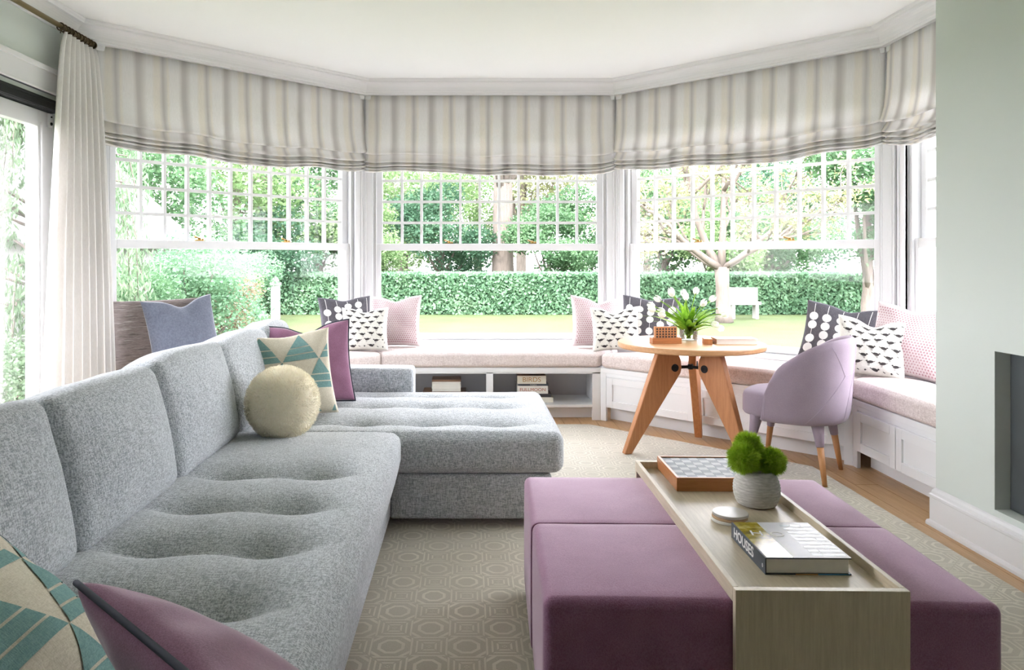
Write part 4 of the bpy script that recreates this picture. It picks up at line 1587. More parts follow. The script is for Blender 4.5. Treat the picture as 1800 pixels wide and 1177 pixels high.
# perforated wooden block in its tray
pg = thing('peg_block', 'perforated wooden block standing in a small wood tray on table', 'desk calendar', (1.245, 4.735, TT), R(4))
mb = MB()
mb.box(-0.092, 0.092, -0.035, 0.035, 0, 0.012)
mb.box(-0.092, 0.092, -0.035, -0.027, 0.012, 0.036)
mb.box(-0.092, 0.092, 0.027, 0.035, 0.012, 0.036)
mb.box(-0.092, -0.082, -0.027, 0.027, 0.012, 0.036)
mb.box(0.082, 0.092, -0.027, 0.027, 0.012, 0.036)
mb.build('block_tray', M['chess_wood'], pg, bevel=0.002)
mb = MB(); mb.box(-0.070, 0.070, -0.013, 0.018, 0.0125, 0.104)
pb_ = mb.build('upright_block', M['table_wood'], pg, bevel=0.002)
hm_ = MB(); hm_.lathe([(0.0056, 0), (0.0056, 0.0008)], 12)
hm_.xf(Matrix.Rotation(PI / 2, 4, 'X'))
hme = hm_.mesh('hole')
for i in range(7):
    for j in range(5):
        link('hole', hme, M['ink'], pb_).location = (-0.057 + i * 0.019, -0.0131, 0.026 + j * 0.016)  # flat black discs paint the shade of drilled holes onto the block

# small block and flat book on the table
mb = MB()
mb.box(-0.026, 0.026, -0.055, 0.055, 0, 0.034)
o = mb.build('wooden_block', M['table_wood'], None, bevel=0.002)
o.location, o.rotation_euler = (1.500, 4.715, TT), (0, 0, R(-12))
tag(o, 'small plain wooden block beside the tulip vase on the table', 'block')
fbk = make_book('flat cream book at the right edge of the round table', (1.675, 4.735, TT), R(-4), 0.250, 0.14, 0.034, 'cream_cover', 'paper', None, 'left')
mb = MB(); mb.box(-0.1262, -0.125, -0.069, 0.069, 0.004, 0.030); mb.build('wood_band', M['table_wood'], fbk)

# glass vase and tulips
VX, VY = 1.443, 4.915
gv = thing('glass_vase', 'clear round glass vase of white tulips on the table', 'vase', (VX, VY, TT))
mb = MB()
mb.lathe([(0.050, 0.0), (0.056, 0.004), (0.058, 0.012), (0.058, 0.138), (0.0565, 0.140), (0.055, 0.138), (0.055, 0.014), (0.048, 0.010), (0.001, 0.009)], 40, cap=False)
mb.build('glass', glass_mat('vase_glass', 0.9, (0.97, 0.99, 0.97)), gv, smooth=True)
mb = MB(); mb.lathe([(0.001, 0.011), (0.0535, 0.012), (0.0535, 0.085), (0.001, 0.0851)], 32, cap=False)
mb.build('water', glass_mat('vase_water', 0.5, (0.96, 0.985, 0.96)), gv, smooth=True)


def tulip(lab, i, ang, reach, height, droop, size=1.0):
    r_ = thing('tulip', lab, 'flower', (VX, VY, TT + 0.012), 0, 'white tulips in the glass vase')
    ca, sa = math.cos(ang), math.sin(ang)
    pts = []
    for k in range(9):
        q = k / 8
        rr = 0.012 * (1 - q) * -1 + reach * q ** 1.6
        zz = height * (q ** 0.9) - droop * q ** 4
        pts.append(Vector((rr * ca, rr * sa, zz)))
    mb = MB(); mb.tube(pts, 0.0032, 7); mb.build('stem', M['tulip_leaf'], r_, smooth=True)
    dirv = (pts[-1] - pts[-2]).normalized()
    rot = dirv.to_track_quat('Z', 'Y').to_matrix().to_4x4()
    mb = MB()
    L = 0.052 * size
    for p in range(6):
        a_ = p * PI / 3 + (0.2 if p % 2 else 0)
        k_ = 1.0 if p % 2 else 0.9
        rows = []
        for v in range(7):
            q = v / 6
            ro = 0.0215 * size * k_ * math.sin(PI * min(1, 0.12 + q * 0.72)) ** 0.8
            wdt = 0.55 * math.sin(PI * (0.08 + 0.88 * q)) ** 0.7
            rows.append([(ro * math.cos(a_ + wdt * s), ro * math.sin(a_ + wdt * s), L * q) for s in (-1, -0.5, 0, 0.5, 1)])
        mb.loft(rows, closed=False, cap=False)
    mb.xf(Matrix.Translation(pts[-1] - dirv * 0.003) @ rot)
    mb.build('bloom', M['tulip'], r_, smooth=True)
    rg_ = random.Random(i)
    for q in range(3):
        la = ang + rg_.uniform(-0.9, 0.9)
        L_ = rg_.uniform(0.75, 1.05)
        rows = []
        out = reach * rg_.uniform(0.6, 1.2) + 0.050
        hh = height * L_ * rg_.uniform(0.78, 1.02)
        for k in range(10):
            u = k / 9
            c_ = Vector((out * u ** 1.7 * math.cos(la), out * u ** 1.7 * math.sin(la), hh * u ** 0.85 - 0.02 * u ** 5))
            wv = 0.0200 * math.sin(PI * min(1, 0.10 + 0.9 * u)) ** 0.8 + 0.0006
            sd = Vector((-math.sin(la), math.cos(la), 0))
            nrm = Vector((math.cos(la), math.sin(la), 0.3))
            rows.append([c_ - sd * wv + nrm * 0.003, c_ - nrm * 0.0008, c_ + sd * wv + nrm * 0.003])
        mb = MB(); mb.loft(rows, closed=False, cap=False)
        mb.build('leaf', M['tulip_leaf'], r_, smooth=True)


tul = [(3.30, 0.205, 0.205, 0.02), (3.05, 0.195, 0.225, 0.02), (2.75, 0.16, 0.25, 0.01), (3.55, 0.17, 0.185, 0.03), (2.2, 0.11, 0.285, 0), (1.7, 0.06, 0.27, 0), (4.2, 0.06, 0.255, 0),
       (0.9, 0.10, 0.285, 0), (5.2, 0.10, 0.23, 0.01), (0.35, 0.15, 0.25, 0.01), (-0.1, 0.165, 0.235, 0.04), (-0.35, 0.18, 0.22, 0.06), (5.6, 0.135, 0.165, 0.06), (3.4, 0.10, 0.275, 0), (-0.5, 0.155, 0.14, 0.06), (3.15, 0.14, 0.19, 0.02)]
ordinal = ['first', 'second', 'third', 'fourth', 'fifth', 'sixth', 'seventh', 'eighth', 'ninth', 'tenth', 'eleventh', 'twelfth', 'thirteenth', 'fourteenth', 'fifteenth', 'sixteenth']
order = sorted(range(len(tul)), key=lambda i: (VX + tul[i][1] * 1.12 * math.cos(tul[i][0])) / (VY + tul[i][1] * 1.12 * math.sin(tul[i][0])))
for i, a_ in enumerate(tul):
    tulip('white tulip, bloom %s from the left in the glass vase' % ordinal[order.index(i)], i, a_[0], a_[1] * 1.12, *a_[2:])

# ---------------------------------------------------------------- lavender chair
chair = thing('tub_chair', 'lavender wool tub chair with sock topped wooden legs by table', 'chair', (1.868, 4.318, 0.0), R(54.3))
# seat pad: rounded D, front toward local +y
def ring_outline(rx, ry_f, ry_b, n=48, sq=3.0):
    out = []
    for k in range(n):
        a_ = 2 * PI * k / n
        c_, s_ = math.cos(a_), math.sin(a_)
        p = sq if s_ > 0 else 2.3
        x = rx * math.copysign(abs(c_) ** (2 / p), c_)
        y = (ry_f if s_ > 0 else ry_b) * math.copysign(abs(s_) ** (2 / p), s_)
        out.append((x, y))
    return out
ol = ring_outline(0.245, 0.262, 0.225)
mb = MB()
rings = []
for k_, z in ((0.90, 0.340), (0.97, 0.344), (1.0, 0.356), (1.0, 0.44), (0.985, 0.458), (0.95, 0.468), (0.80, 0.476), (0.4, 0.480)):
    rings.append([(x * k_, y * k_, z) for x, y in ol])
mb.loft(rings)
mb.build('seat', M['lavender'], chair, smooth=True)


def shell_pt(s, q, off):
    """s in [-1,1] around the back, q in [0,1] up, off outward from the middle surface"""
    th = -PI / 2 + s * R(112)
    flare = 0.035 * q * max(0.0, 1 - abs(s) * 0.6)
    rx, ry = 0.268 + off, 0.262 + off
    p = 2.35
    c_, s_ = math.cos(th), math.sin(th)
    x = rx * math.copysign(abs(c_) ** (2 / p), c_) * (1 + 0.02 * q)
    y = ry * math.copysign(abs(s_) ** (2 / p), s_) - flare
    k = min(1.0, max(0.0, (abs(s) - 0.30) / 0.70))
    k = k ** 1.9
    ztop = 0.335 + 0.445 * (0.06 + 0.94 * max(0.0, 1 - abs(s) ** 3.0) ** 0.5)
    zbot = 0.335
    return Vector((x, y, zbot + (ztop - zbot) * q))


mb = MB()
NS, NQ = 56, 18
rings = []
for i in range(NS + 1):
    s = -1 + 2 * i / NS
    th_ = 0.024 if 0 < i < NS else 0.016
    prof_ = []
    for j in range(NQ + 1):
        prof_.append(shell_pt(s, j / NQ, th_ * (0.55 if j in (0, NQ) else (0.85 if j in (1, NQ - 1) else 1))))
    top_ = shell_pt(s, 1.0, 0); top_.z += 0.012
    prof_.append(top_)
    for j in range(NQ, -1, -1):
        prof_.append(shell_pt(s, j / NQ, -th_ * (0.55 if j in (0, NQ) else (0.85 if j in (1, NQ - 1) else 1))))
    bot_ = shell_pt(s, 0.0, 0); bot_.z -= 0.008
    prof_.append(bot_)
    rings.append(prof_)
mb.loft(rings)
mb.build('backrest', M['lavender'], chair, smooth=True)


def seam(pts, n=14):
    mb = MB()
    P_ = []
    for (s0, q0), (s1, q1) in zip(pts[:-1], pts[1:]):
        for k in range(n):
            u = k / n
            P_.append(shell_pt(s0 + (s1 - s0) * u, q0 + (q1 - q0) * u, 0.0245))
    P_.append(shell_pt(pts[-1][0], pts[-1][1], 0.0245))
    mb.tube(P_, 0.0009, 6)
    return mb.build('seam', M['seam'], chair)
seam([(-0.95, 0.02), (-0.95, 0.90)])
for s in (-1, 1):
    seam([(s * 0.62, 0.02), (s * 0.20, 0.58), (s * 0.40, 0.97)])
    seam([(s * 0.20, 0.58), (0.0, 0.60)])
seam([(0.0, 0.60), (0.0, 0.97)])
seam([(0.0, 0.60), (-0.16, 0.03)])
seam([(0.0, 0.60), (0.16, 0.03)])
for sx_ in (-1, 1):
    for sy_ in (-1, 1):
        top = Vector((sx_ * 0.178, sy_ * 0.155, 0.36))
        fx, fy = sx_ * 0.232, sy_ * 0.206
        ft = Vector((fx, fy, 0.0 if (sx_ > 0 and sy_ < 0) else 0.012))
        mid = top.lerp(ft, 0.42)
        mb = MB()
        mb.tube([mid, ft], [0.0185, 0.0125], 16)
        lg = mb.build('leg', M['chair_leg'], chair, smooth=True)
        mb = MB()
        mb.tube([top, top.lerp(mid, 0.35), top.lerp(mid, 0.7), mid, mid.lerp(ft, 0.01)], [0.040, 0.031, 0.0245, 0.021, 0.019], 18)
        mb.build('fabric_sock', M['lavender'], lg, smooth=True)

# ---------------------------------------------------------------- curtain and rod
rod = thing('curtain_rod', 'antique bronze curtain rod high on the left wall', 'curtain rod', (-2.315, 3.0, 2.548))
mb = MB(); mb.tube([(0, -1.4, 0), (0, 1.69, 0)], 0.0145, 16); mb.build('pole', M['rod'], rod, smooth=True)
mb = MB(); mb.tube([(0, 1.69, 0), (0, 1.70, 0), (0, 1.722, 0)], [0.018, 0.02, 0.012], 16); mb.build('finial', M['bronze'], rod, smooth=True)
mb = MB(); mb.box(-0.083, -0.012, 0.48, 0.50, -0.014, 0.014); mb.tube([(0, 0.475, 0), (0, 0.505, 0)], 0.019, 16); mb.build('bracket', M['bronze'], rod)

cu = thing('curtain', 'cream pleated linen curtain panel beside the sliding glass door', 'curtain', (-2.30, 4.40, 0.012))
mb = MB()
NU, NV, NF = 200, 44, 8
rings = []
rg_ = random.Random(4)
phs = [rg_.uniform(-0.35, 0.35) for _ in range(NF + 1)]
amps = [rg_.uniform(0.75, 1.25) for _ in range(NF + 1)]
for j in range(NV + 1):
    q = j / NV                      # 0 top, 1 bottom
    z = 2.515 * (1 - q) + 0.004 * q - 0.012
    sp = q ** 0.55
    x0, y0 = 0.005 + (-0.02) * sp, -0.085 - 0.19 * sp
    x1, y1 = -0.015 + 0.185 * sp, 0.325 - 0.175 * sp
    row = []
    for i in range(NU + 1):
        s = i / NU
        k = min(NF, int(s * NF))
        fr_ = s * NF - k
        am = (amps[k] * (1 - fr_) + amps[min(NF, k + 1)] * fr_)
        pp = (phs[k] * (1 - fr_) + phs[min(NF, k + 1)] * fr_) * q
        A = (0.018 + 0.034 * q ** 0.6) * am
        ph_ = 2 * PI * (s * NF + pp * 0.6)
        n_ = A * math.sin(ph_) + 0.25 * A * math.sin(2 * ph_ + 1)
        tx, ty = x1 - x0, y1 - y0
        tl2 = math.hypot(tx, ty)
        bx_ = x0 + tx * s + ty / tl2 * n_ + 0.03 * math.sin(PI * s) * sp
        by_ = y0 + ty * s - tx / tl2 * n_ + 0.012 * math.cos(ph_) * q
        row.append((bx_, by_, z))
    rings.append(row)
mb.loft(rings, closed=False, cap=False)
o = mb.build('drape', M['curtain'], cu, smooth=True)
sm_ = o.modifiers.new('thickness', 'SOLIDIFY'); sm_.thickness = 0.0025
mb = MB()
n = 20
mb.loft([[((0.0205 + 0.0042 * math.cos(2 * PI * b / 8)) * math.cos(2 * PI * a / n), 0.0042 * math.sin(2 * PI * b / 8), (0.0205 + 0.0042 * math.cos(2 * PI * b / 8)) * math.sin(2 * PI * a / n)) for b in range(8)] for a in range(n + 1)], cap=False)
mb.tube([(0, 0, -0.022), (0, 0, -0.038)], 0.003, 6)
rme = mb.mesh('curtain_ring', True)
for k in range(11):
    link('curtain_ring', rme, M['bronze'], cu).location = (-0.015, -0.085 + k * 0.0375, 2.533)

# ---------------------------------------------------------------- garden
GZ = -0.40
mb = MB()
mb.prism([(-60, 4.9), (-2.75, 4.9), (-1.0, 6.62), (1.4, 6.62), (3.1, 4.9), (60, 4.9), (60, 90), (-60, 90)], GZ - 0.2, GZ)
mb.prism([(-60, -20), (-2.62, -20), (-2.62, 4.9), (-60, 4.9)], GZ - 0.2, GZ)
mb.prism([(2.95, -20), (60, -20), (60, 4.9), (2.95, 4.9)], GZ - 0.2, GZ)
o = mb.build('lawn', M['lawn']); o['kind'] = 'structure'


def leaf_cloud(rng, blobs, N, size, shell=0.55, droop=0.0, aspect=0.55):
    vol = np.array([b[3] * b[4] * b[5] for b in blobs]) ** 0.67
    pick = rng.choice(len(blobs), N, p=vol / vol.sum())
    B = np.array(blobs)[pick]
    d = rng.normal(size=(N, 3)); d /= np.linalg.norm(d, axis=1)[:, None]
    rad = (shell + (1 - shell) * rng.random((N, 1))) * (1 + 0.12 * rng.normal(size=(N, 1)))
    P = B[:, :3] + d * B[:, 3:6] * rad
    a = rng.normal(size=(N, 3)) * (1, 1, 0.6) + d * 0.5
    a[:, 2] -= droop
    a /= np.linalg.norm(a, axis=1)[:, None]
    b = np.cross(a, rng.normal(size=(N, 3)) + d * 0.8); b /= np.linalg.norm(b, axis=1)[:, None]
    s = 0.72 * size * rng.uniform(0.6, 1.3, (N, 1))
    V = np.stack([P - a * s * 0.5, P + b * s * aspect * 0.5, P + a * s * 0.5, P - b * s * aspect * 0.5], 1).reshape(-1, 3)
    F = np.arange(N * 4).reshape(-1, 4)
    return np_mesh('foliage', V, F)


def tree(name, label, cat, x, y, kind, h, cr, trunk_r, trunk_h, N, size, mat, seed, lean=0.0, group=None, squash=0.8, branches=6, low=None):
    rng = np.random.default_rng(seed)
    r_ = thing(name, label, cat, (x, y, GZ), 0, group)
    cz = h - cr * squash
    blobs = []
    nb = 11
    if low is None: low = 0.9 if trunk_h < 2.7 else h - 2 * cr * squash
    nb = int(11 * max(1.0, (h - low) / (2 * cr * squash)))
    for k in range(nb):
        a_ = k * 2.4 + rng.random()
        q = math.sqrt((k + 0.5) / nb)
        zc_ = (h + low) / 2 + (h - low) / 2 * 0.80 * (2 * ((k * 0.618 + rng.random() * 0.15) % 1.0) - 1) * math.sqrt(1 - q * q * 0.55)
        rr = cr * rng.uniform(0.38, 0.55)
        blobs.append((math.cos(a_) * q * cr * 0.72 + lean, math.sin(a_) * q * cr * 0.72, zc_, rr, rr, rr * 0.75))
    if trunk_r:
        mb = MB()
        mb.tube([(0, 0, 0), (lean * 0.1, 0, trunk_h * 0.1), (lean * 0.4, 0.05, trunk_h * 0.6), (lean * 0.8, 0, trunk_h), (lean, 0, cz)],
                [trunk_r * 1.4, trunk_r * 1.05, trunk_r * 0.95, trunk_r * 0.85, trunk_r * 0.4], 10)
        for b in blobs[:branches]:
            p0 = Vector((lean * 0.8, 0, trunk_h * rng.uniform(0.85, 1.1)))
            p1 = Vector(b[:3])
            mid = p0.lerp(p1, 0.5) + Vector((0, 0, -0.1 * cr))
            mb.tube([p0, mid, p1], [trunk_r * 0.45, trunk_r * 0.28, trunk_r * 0.1], 7)
        mb.build('trunk', M['bark'], r_, smooth=True)
    fo = link('foliage', leaf_cloud(rng, blobs, int(N * 1.8), size), M[mat], r_)
    fo['kind'] = 'stuff'
    return r_


# clipped hedge across the garden
rng = np.random.default_rng(11)
hd = thing('clipped_hedge', 'long clipped green hedge across the back of the lawn', 'hedge', (3.0, 22.6, GZ))
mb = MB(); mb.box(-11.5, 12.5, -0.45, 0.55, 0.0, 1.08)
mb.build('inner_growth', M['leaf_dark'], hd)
N = 52000
u = rng.random((N, 3))
face_ = rng.random(N)
P = np.stack([-11.6 + 24.2 * u[:, 0], np.where(face_ < 0.62, -0.55 + 0.14 * (u[:, 1] - 0.5), -0.55 + 1.2 * u[:, 1]), np.where(face_ < 0.62, 1.20 * u[:, 2], 1.16 + 0.12 * (u[:, 2] - 0.5))], 1)
a = rng.normal(size=(N, 3)); a /= np.linalg.norm(a, axis=1)[:, None]
b = np.cross(a, rng.normal(size=(N, 3))); b /= np.linalg.norm(b, axis=1)[:, None]
s = rng.uniform(0.035, 0.08, (N, 1))
V = np.stack([P - a * s, P + b * s * 0.6, P + a * s, P - b * s * 0.6], 1).reshape(-1, 3)
o = link('foliage', np_mesh('foliage', V, np.arange(N * 4).reshape(-1, 4)), M['leaf_hedge'], hd); o['kind'] = 'stuff'

# trees beyond the hedge (x, y in metres)
tree('tall_tree', 'tall tree with thick pale trunk behind the hedge, middle window', 'tree', 1.3, 27.0, 0, 11.0, 3.6, 0.40, 4.2, 6500, 0.26, 'leaf_light', 21)
tree('leafy_tree', 'dense dark green tree behind hedge, left half of middle window', 'tree', -0.9, 27.5, 0, 4.6, 2.2, 0.15, 1.0, 9000, 0.17, 'leaf_dark', 22)
tree('leafy_tree', 'mid green tree behind hedge, right part of middle window', 'tree', 3.9, 27.0, 0, 4.4, 2.0, 0.14, 1.0, 7000, 0.17, 'leaf_mid', 23)
tree('leafy_tree', 'pale green tree high at left of the middle window', 'tree', -2.6, 31.0, 0, 8.5, 3.0, 0.22, 2.5, 6500, 0.22, 'leaf_light', 24)
tree('leafy_tree', 'bright pale green tree high behind the tall trunk', 'tree', 2.6, 36.0, 0, 10.0, 3.6, 0.25, 3.0, 6500, 0.26, 'leaf_yellow', 25)
tree('leafy_tree', 'small bright green tree at the left post of middle window', 'tree', -3.3, 24.5, 0, 3.6, 1.5, 0.12, 0.8, 6000, 0.15, 'leaf_light', 26)
tree('leafy_tree', 'tall green tree in upper left of the left bay window', 'tree', -8.9, 20.0, 0, 9.0, 2.8, 0.2, 2.4, 9000, 0.20, 'leaf_mid', 27)
tree('leafy_tree', 'yellow green tree behind roof in left bay window', 'tree', -7.3, 24.0, 0, 8.4, 2.8, 0.2, 2.6, 6500, 0.22, 'leaf_light', 28)
tree('bare_trunk_tree', 'tall tree with pale bare trunk in left bay window', 'tree', -7.0, 25.5, 0, 12.5, 3.0, 0.34, 7.6, 3000, 0.25, 'leaf_mid', 29)
tree('leafy_tree', 'soft green tree at right side of left bay window', 'tree', -5.2, 26.5, 0, 6.4, 2.4, 0.2, 1.6, 8000, 0.19, 'leaf_mid', 30)
tree('leafy_tree', 'dark green tree low at right of left bay window', 'tree', -6.0, 22.6, 0, 3.0, 1.7, 0.1, 0.6, 7000, 0.15, 'leaf_dark', 31)
tree('leafy_tree', 'green tree behind hedge at left edge of right bay window', 'tree', 7.0, 27.0, 0, 5.6, 2.2, 0.2, 1.2, 8000, 0.18, 'leaf_mid', 32)
tree('leafy_tree', 'dense green tree behind hedge right of the forked tree', 'tree', 10.6, 26.5, 0, 4.6, 2.4, 0.2, 1.2, 8000, 0.18, 'leaf_mid', 33)
tree('leafy_tree', 'dark evergreen tree at right edge of the right bay window', 'tree', 10.3, 19.4, 0, 6.4, 2.0, 0.16, 0.8, 13000, 0.16, 'leaf_mid', 34, squash=1.5)
tree('leafy_tree', 'blue green tree far behind hedge in right bay window', 'tree', 12.6, 30.0, 0, 7.0, 3.0, 0.2, 1.6, 7000, 0.22, 'leaf_dark', 35)
tree('leafy_tree', 'pale tree far away above hedge in right bay window', 'tree', 8.6, 36.0, 0, 9.5, 3.6, 0.2, 2.0, 5500, 0.26, 'leaf_yellow', 36)

tree('leafy_tree', 'bushy green tree behind hedge just right of thick trunk', 'tree', 2.75, 25.2, 0, 3.3, 1.5, 0.12, 0.8, 7000, 0.15, 'leaf_mid', 51)
tree('leafy_tree', 'broad soft green tree far behind the middle window trees', 'tree', 0.6, 40.0, 0, 9.0, 4.2, 0.25, 1.6, 9000, 0.26, 'leaf_light', 52)
tree('leafy_tree', 'broad soft green tree far behind the right bay window', 'tree', 13.5, 41.0, 0, 8.0, 4.2, 0.25, 1.6, 9000, 0.26, 'leaf_light', 53)
tree('leafy_tree', 'soft green bush behind hedge beside forked tree trunk', 'tree', 8.2, 25.0, 0, 3.4, 1.6, 0.12, 0.8, 7000, 0.15, 'leaf_light', 54)

# forked ornamental tree on the lawn
ft_ = thing('forked_tree', 'forked ornamental tree with twisting branches and pale yellow leaves on lawn', 'tree', (6.55, 19.3, GZ))
rng = np.random.default_rng(5)
mb = MB()
mb.tube([(0.02, 0, 0), (0, 0, 0.25), (-0.02, 0, 0.9), (-0.04, 0, 1.42)], [0.24, 0.185, 0.165, 0.185], 12)
tips = []
def limb(p0, d, L, r_, depth):
    pts = [Vector(p0)]
    dd = Vector(d).normalized()
    seg = 5
    for k in range(seg):
        dd = (dd + Vector((rng.normal() * 0.16, rng.normal() * 0.16, rng.normal() * 0.10 + 0.05))).normalized()
        pts.append(pts[-1] + dd * L / seg)
    mb.tube(pts, [r_ * (1 - 0.55 * k / seg) for k in range(seg + 1)], 7)
    tips.append(pts[-1]); tips.append(pts[-2])
    if depth > 0:
        for q in (2, 3, 4, 5):
            nd = (dd + Vector((rng.normal() * 0.7, rng.normal() * 0.7, rng.normal() * 0.45))).normalized()
            limb(pts[q], nd, L * rng.uniform(0.5, 0.72), r_ * 0.5, depth - 1)
for d_, L_, r_ in (((-1.0, -0.2, 0.62), 2.3, 0.10), ((-0.45, 0.3, 1.0), 2.6, 0.11), ((0.25, -0.3, 1.0), 2.5, 0.11), ((0.95, 0.2, 0.7), 2.4, 0.10), ((0.5, -0.6, 0.65), 2.0, 0.08), ((-0.75, 0.5, 0.5), 2.1, 0.08)):
    limb((-0.04, 0, 1.36), d_, L_, r_, 2)
mb.build('trunk', M['bark'], ft_, smooth=True)
blobs = [(p.x, p.y, p.z, 0.42, 0.42, 0.30) for p in tips]
o = link('foliage', leaf_cloud(rng, blobs, 12000, 0.13, 0.1), M['leaf_yellow'], ft_); o['kind'] = 'stuff'

# near shrubs on the left, weeping conifer, planting bed
bed = MB()
bed.prism([(-5.6, 8.2), (-3.3, 8.4), (-3.75, 10.5), (-4.3, 13.5), (-5.2, 17.5), (-7.0, 20.0), (-8.0, 20.0), (-5.6, 15.2)][::1], GZ + 0.001, GZ + 0.02)
o = bed.build('mulch_bed', M['mulch']); tag(o, 'brown mulch planting bed along left edge of the lawn', 'flower bed')
def shrub(label, x, y, h, r_, N, size, mat, seed, name='leafy_shrub'):
    rng = np.random.default_rng(seed)
    t_ = thing(name, label, 'shrub', (x, y, GZ + 0.02), 0, 'shrubs in the left bed')
    blobs = []
    for k in range(9):
        a_ = k * 2.4
        q = math.sqrt((k + 0.5) / 9)
        rr = r_ * rng.uniform(0.4, 0.6)
        blobs.append((math.cos(a_) * q * r_ * 0.65, math.sin(a_) * q * r_ * 0.65, h * rng.uniform(0.28, 0.8), rr, rr, h * 0.28))
    mb = MB()
    for b in blobs: mb.tube([(0, 0, 0), (b[0] * 0.6, b[1] * 0.6, b[2] * 0.6), (b[0], b[1], b[2])], [0.03, 0.02, 0.008], 6)
    mb.build('stem', M['bark'], t_)
    o = link('foliage', leaf_cloud(rng, blobs, int(N * 1.8), size), M[mat], t_); o['kind'] = 'stuff'
    return t_
shrub('broad green shrub nearest the left bay window', -4.95, 10.6, 1.55, 1.15, 7500, 0.085, 'leaf_mid', 41)
shrub('tall green shrub behind the slate blue pillow', -4.6, 12.6, 1.95, 1.2, 8500, 0.09, 'leaf_hedge', 42)
shrub('rusty leaved shrub low in the middle of the left window', -4.75, 14.6, 1.3, 0.75, 4500, 0.08, 'leaf_pink', 43)
shrub('yellow green spiky shrub beside the white garden post', -5.05, 16.4, 1.3, 0.55, 3500, 0.08, 'leaf_light', 44)
shrub('large green shrub at far end of the left bed', -6.0, 18.6, 1.8, 1.3, 8500, 0.10, 'leaf_hedge', 45)
shrub('soft green shrub close by the sliding glass door', -4.1, 6.9, 1.0, 0.75, 5000, 0.06, 'leaf_weep', 46)
shrub('mid green shrub under weeping conifer outside sliding door', -4.5, 9.6, 1.0, 0.7, 5000, 0.07, 'leaf_mid', 47)

wc = thing('weeping_conifer', 'weeping conifer with drooping branches outside sliding glass door', 'tree', (-4.55, 8.0, GZ))
rng = np.random.default_rng(9)
mb = MB()
mb.tube([(0, 0, 0), (0.05, 0, 1.5), (-0.05, 0, 3.2), (0.1, 0, 4.6)], [0.11, 0.09, 0.06, 0.03], 8)
P_, A_ = [], []
for k in range(84):
    z0 = rng.uniform(0.9, 4.8)
    a_ = rng.uniform(0, 2 * PI)
    L_ = rng.uniform(0.6, 1.35) * (1.15 - 0.14 * z0)
    top_ = Vector((math.cos(a_) * L_, math.sin(a_) * L_, z0 + 0.12))
    pts = [Vector((0, 0, z0)), Vector((math.cos(a_) * L_ * 0.5, math.sin(a_) * L_ * 0.5, z0 + 0.18)), top_]
    hang = rng.uniform(0.6, 1.5)
    pts += [top_ + Vector((math.cos(a_) * 0.12, math.sin(a_) * 0.12, -hang * 0.5)), top_ + Vector((math.cos(a_) * 0.14, math.sin(a_) * 0.14, -hang))]
    mb.tube(pts, [0.02, 0.014, 0.010, 0.006, 0.003], 5)
    for q in range(420):
        u = rng.random()
        base_ = pts[1].lerp(pts[2], u * 2) if u < 0.3 else pts[2].lerp(pts[4], (u - 0.3) / 0.7)
        P_.append(base_ + Vector((rng.normal() * 0.07, rng.normal() * 0.07, rng.normal() * 0.05)))
mb.build('trunk', M['bark'], wc, smooth=True)
P = np.array([tuple(p) for p in P_]); N = len(P)
a = rng.normal(size=(N, 3)) * 0.35 + np.array([0, 0, -1.0]); a /= np.linalg.norm(a, axis=1)[:, None]
b = np.cross(a, rng.normal(size=(N, 3))); b /= np.linalg.norm(b, axis=1)[:, None]
s = rng.uniform(0.025, 0.06, (N, 1))
V = np.stack([P - a * s, P + b * s * 0.22, P + a * s, P - b * s * 0.22], 1).reshape(-1, 3)
o = link('foliage', np_mesh('foliage', V, np.arange(N * 4).reshape(-1, 4)), M['leaf_weep'], wc); o['kind'] = 'stuff'

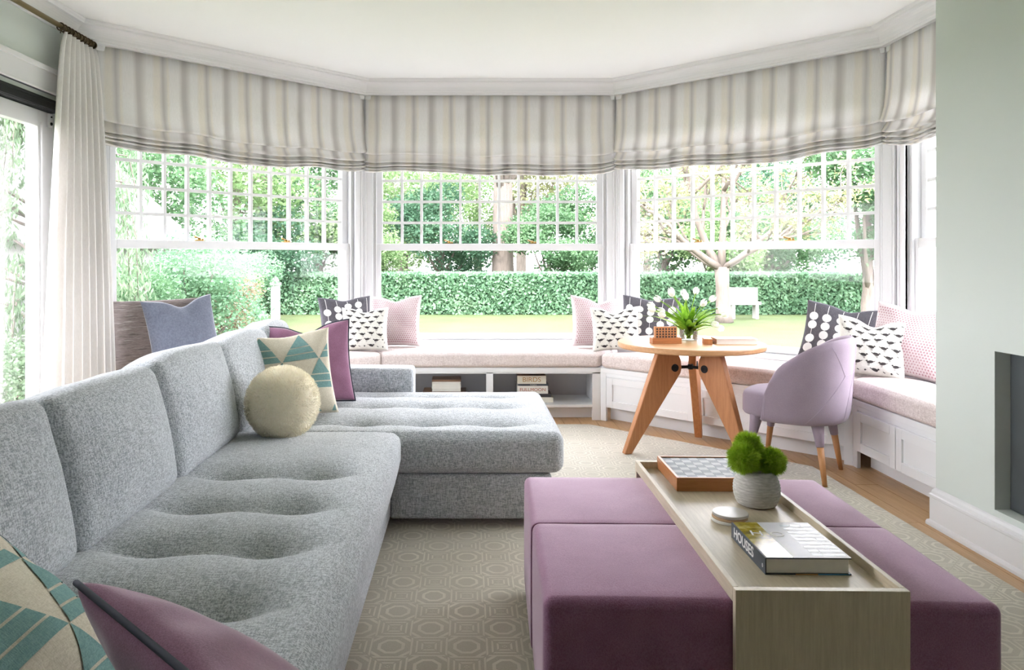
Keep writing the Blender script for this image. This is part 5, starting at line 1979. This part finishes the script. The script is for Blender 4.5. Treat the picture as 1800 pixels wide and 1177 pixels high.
# neighbouring white house on the left
hs = thing('neighbour_house', 'white neighbouring house with shingled gable roof beyond left shrubs', 'house', (-8.85, 11.6, GZ))
mb = MB(); mb.box(-3.2, 3.2, -3.4, 3.4, 0, 2.05)
mb.prism_xz([(-3.2, 2.05), (3.2, 2.05), (0, 5.2)], -3.4, 3.4)
mb.build('wall', M['house'], hs)
rows = 17
for side in (1, -1):
    for k in range(rows):
        q0, q1 = k / rows, min(1.0, (k + 1.15) / rows)
        mb = MB()
        xa, za = 3.5 * (1 - q0), 1.80 + 3.46 * q0
        xb, zb = 3.5 * (1 - q1), 1.80 + 3.46 * q1
        poly = [(side * xa, za), (side * xa, za + 0.06), (side * xb, zb + 0.03), (side * xb, zb)]
        if side < 0: poly = poly[::-1]
        mb.prism_xz(poly, -3.7, 3.7)
        mb.build('shingle_course', M['roof'], hs)
# white garden post and pale stone urn pieces
mb = MB(); mb.box(-0.10, 0.10, -0.10, 0.10, 0, 0.92); mb.box(-0.13, 0.13, -0.13, 0.13, 0.92, 0.98); mb.lathe([(0.08, 0.98), (0.10, 1.04), (0.06, 1.12), (0.01, 1.15)], 14)
o = mb.build('garden_post', M['house'], None); o.location = (-5.15, 20.4, GZ)
tag(o, 'white garden post at end of the lawn in left window', 'post')
mb = MB(); mb.box(-0.42, 0.42, -0.15, 0.15, 0.38, 0.46); mb.box(-0.36, -0.28, -0.13, 0.13, 0, 0.38); mb.box(0.28, 0.36, -0.13, 0.13, 0, 0.38); mb.box(-0.42, 0.42, 0.11, 0.15, 0.46, 0.84)
o = mb.build('garden_bench', M['stone'], None); o.location = (7.55, 20.6, GZ)
tag(o, 'pale stone garden bench before the hedge beside forked tree', 'bench')
# distant house in the middle window
dh = thing('distant_house', 'pale distant house far behind hedge at left of middle window', 'house', (-4.75, 38.0, GZ))
mb = MB(); mb.box(-2.4, 2.4, -2, 2, 0, 5.0); mb.prism_xz([(-2.7, 5.0), (2.7, 5.0), (0, 7.0)], -2.2, 2.2); mb.build('wall', M['house'], dh)
mb = MB(); mb.box(-0.7, 0.0, -2.05, -1.95, 2.8, 4.2); mb.box(0.6, 1.3, -2.05, -1.95, 2.8, 4.2); mb.build('window', M['slate'], dh)
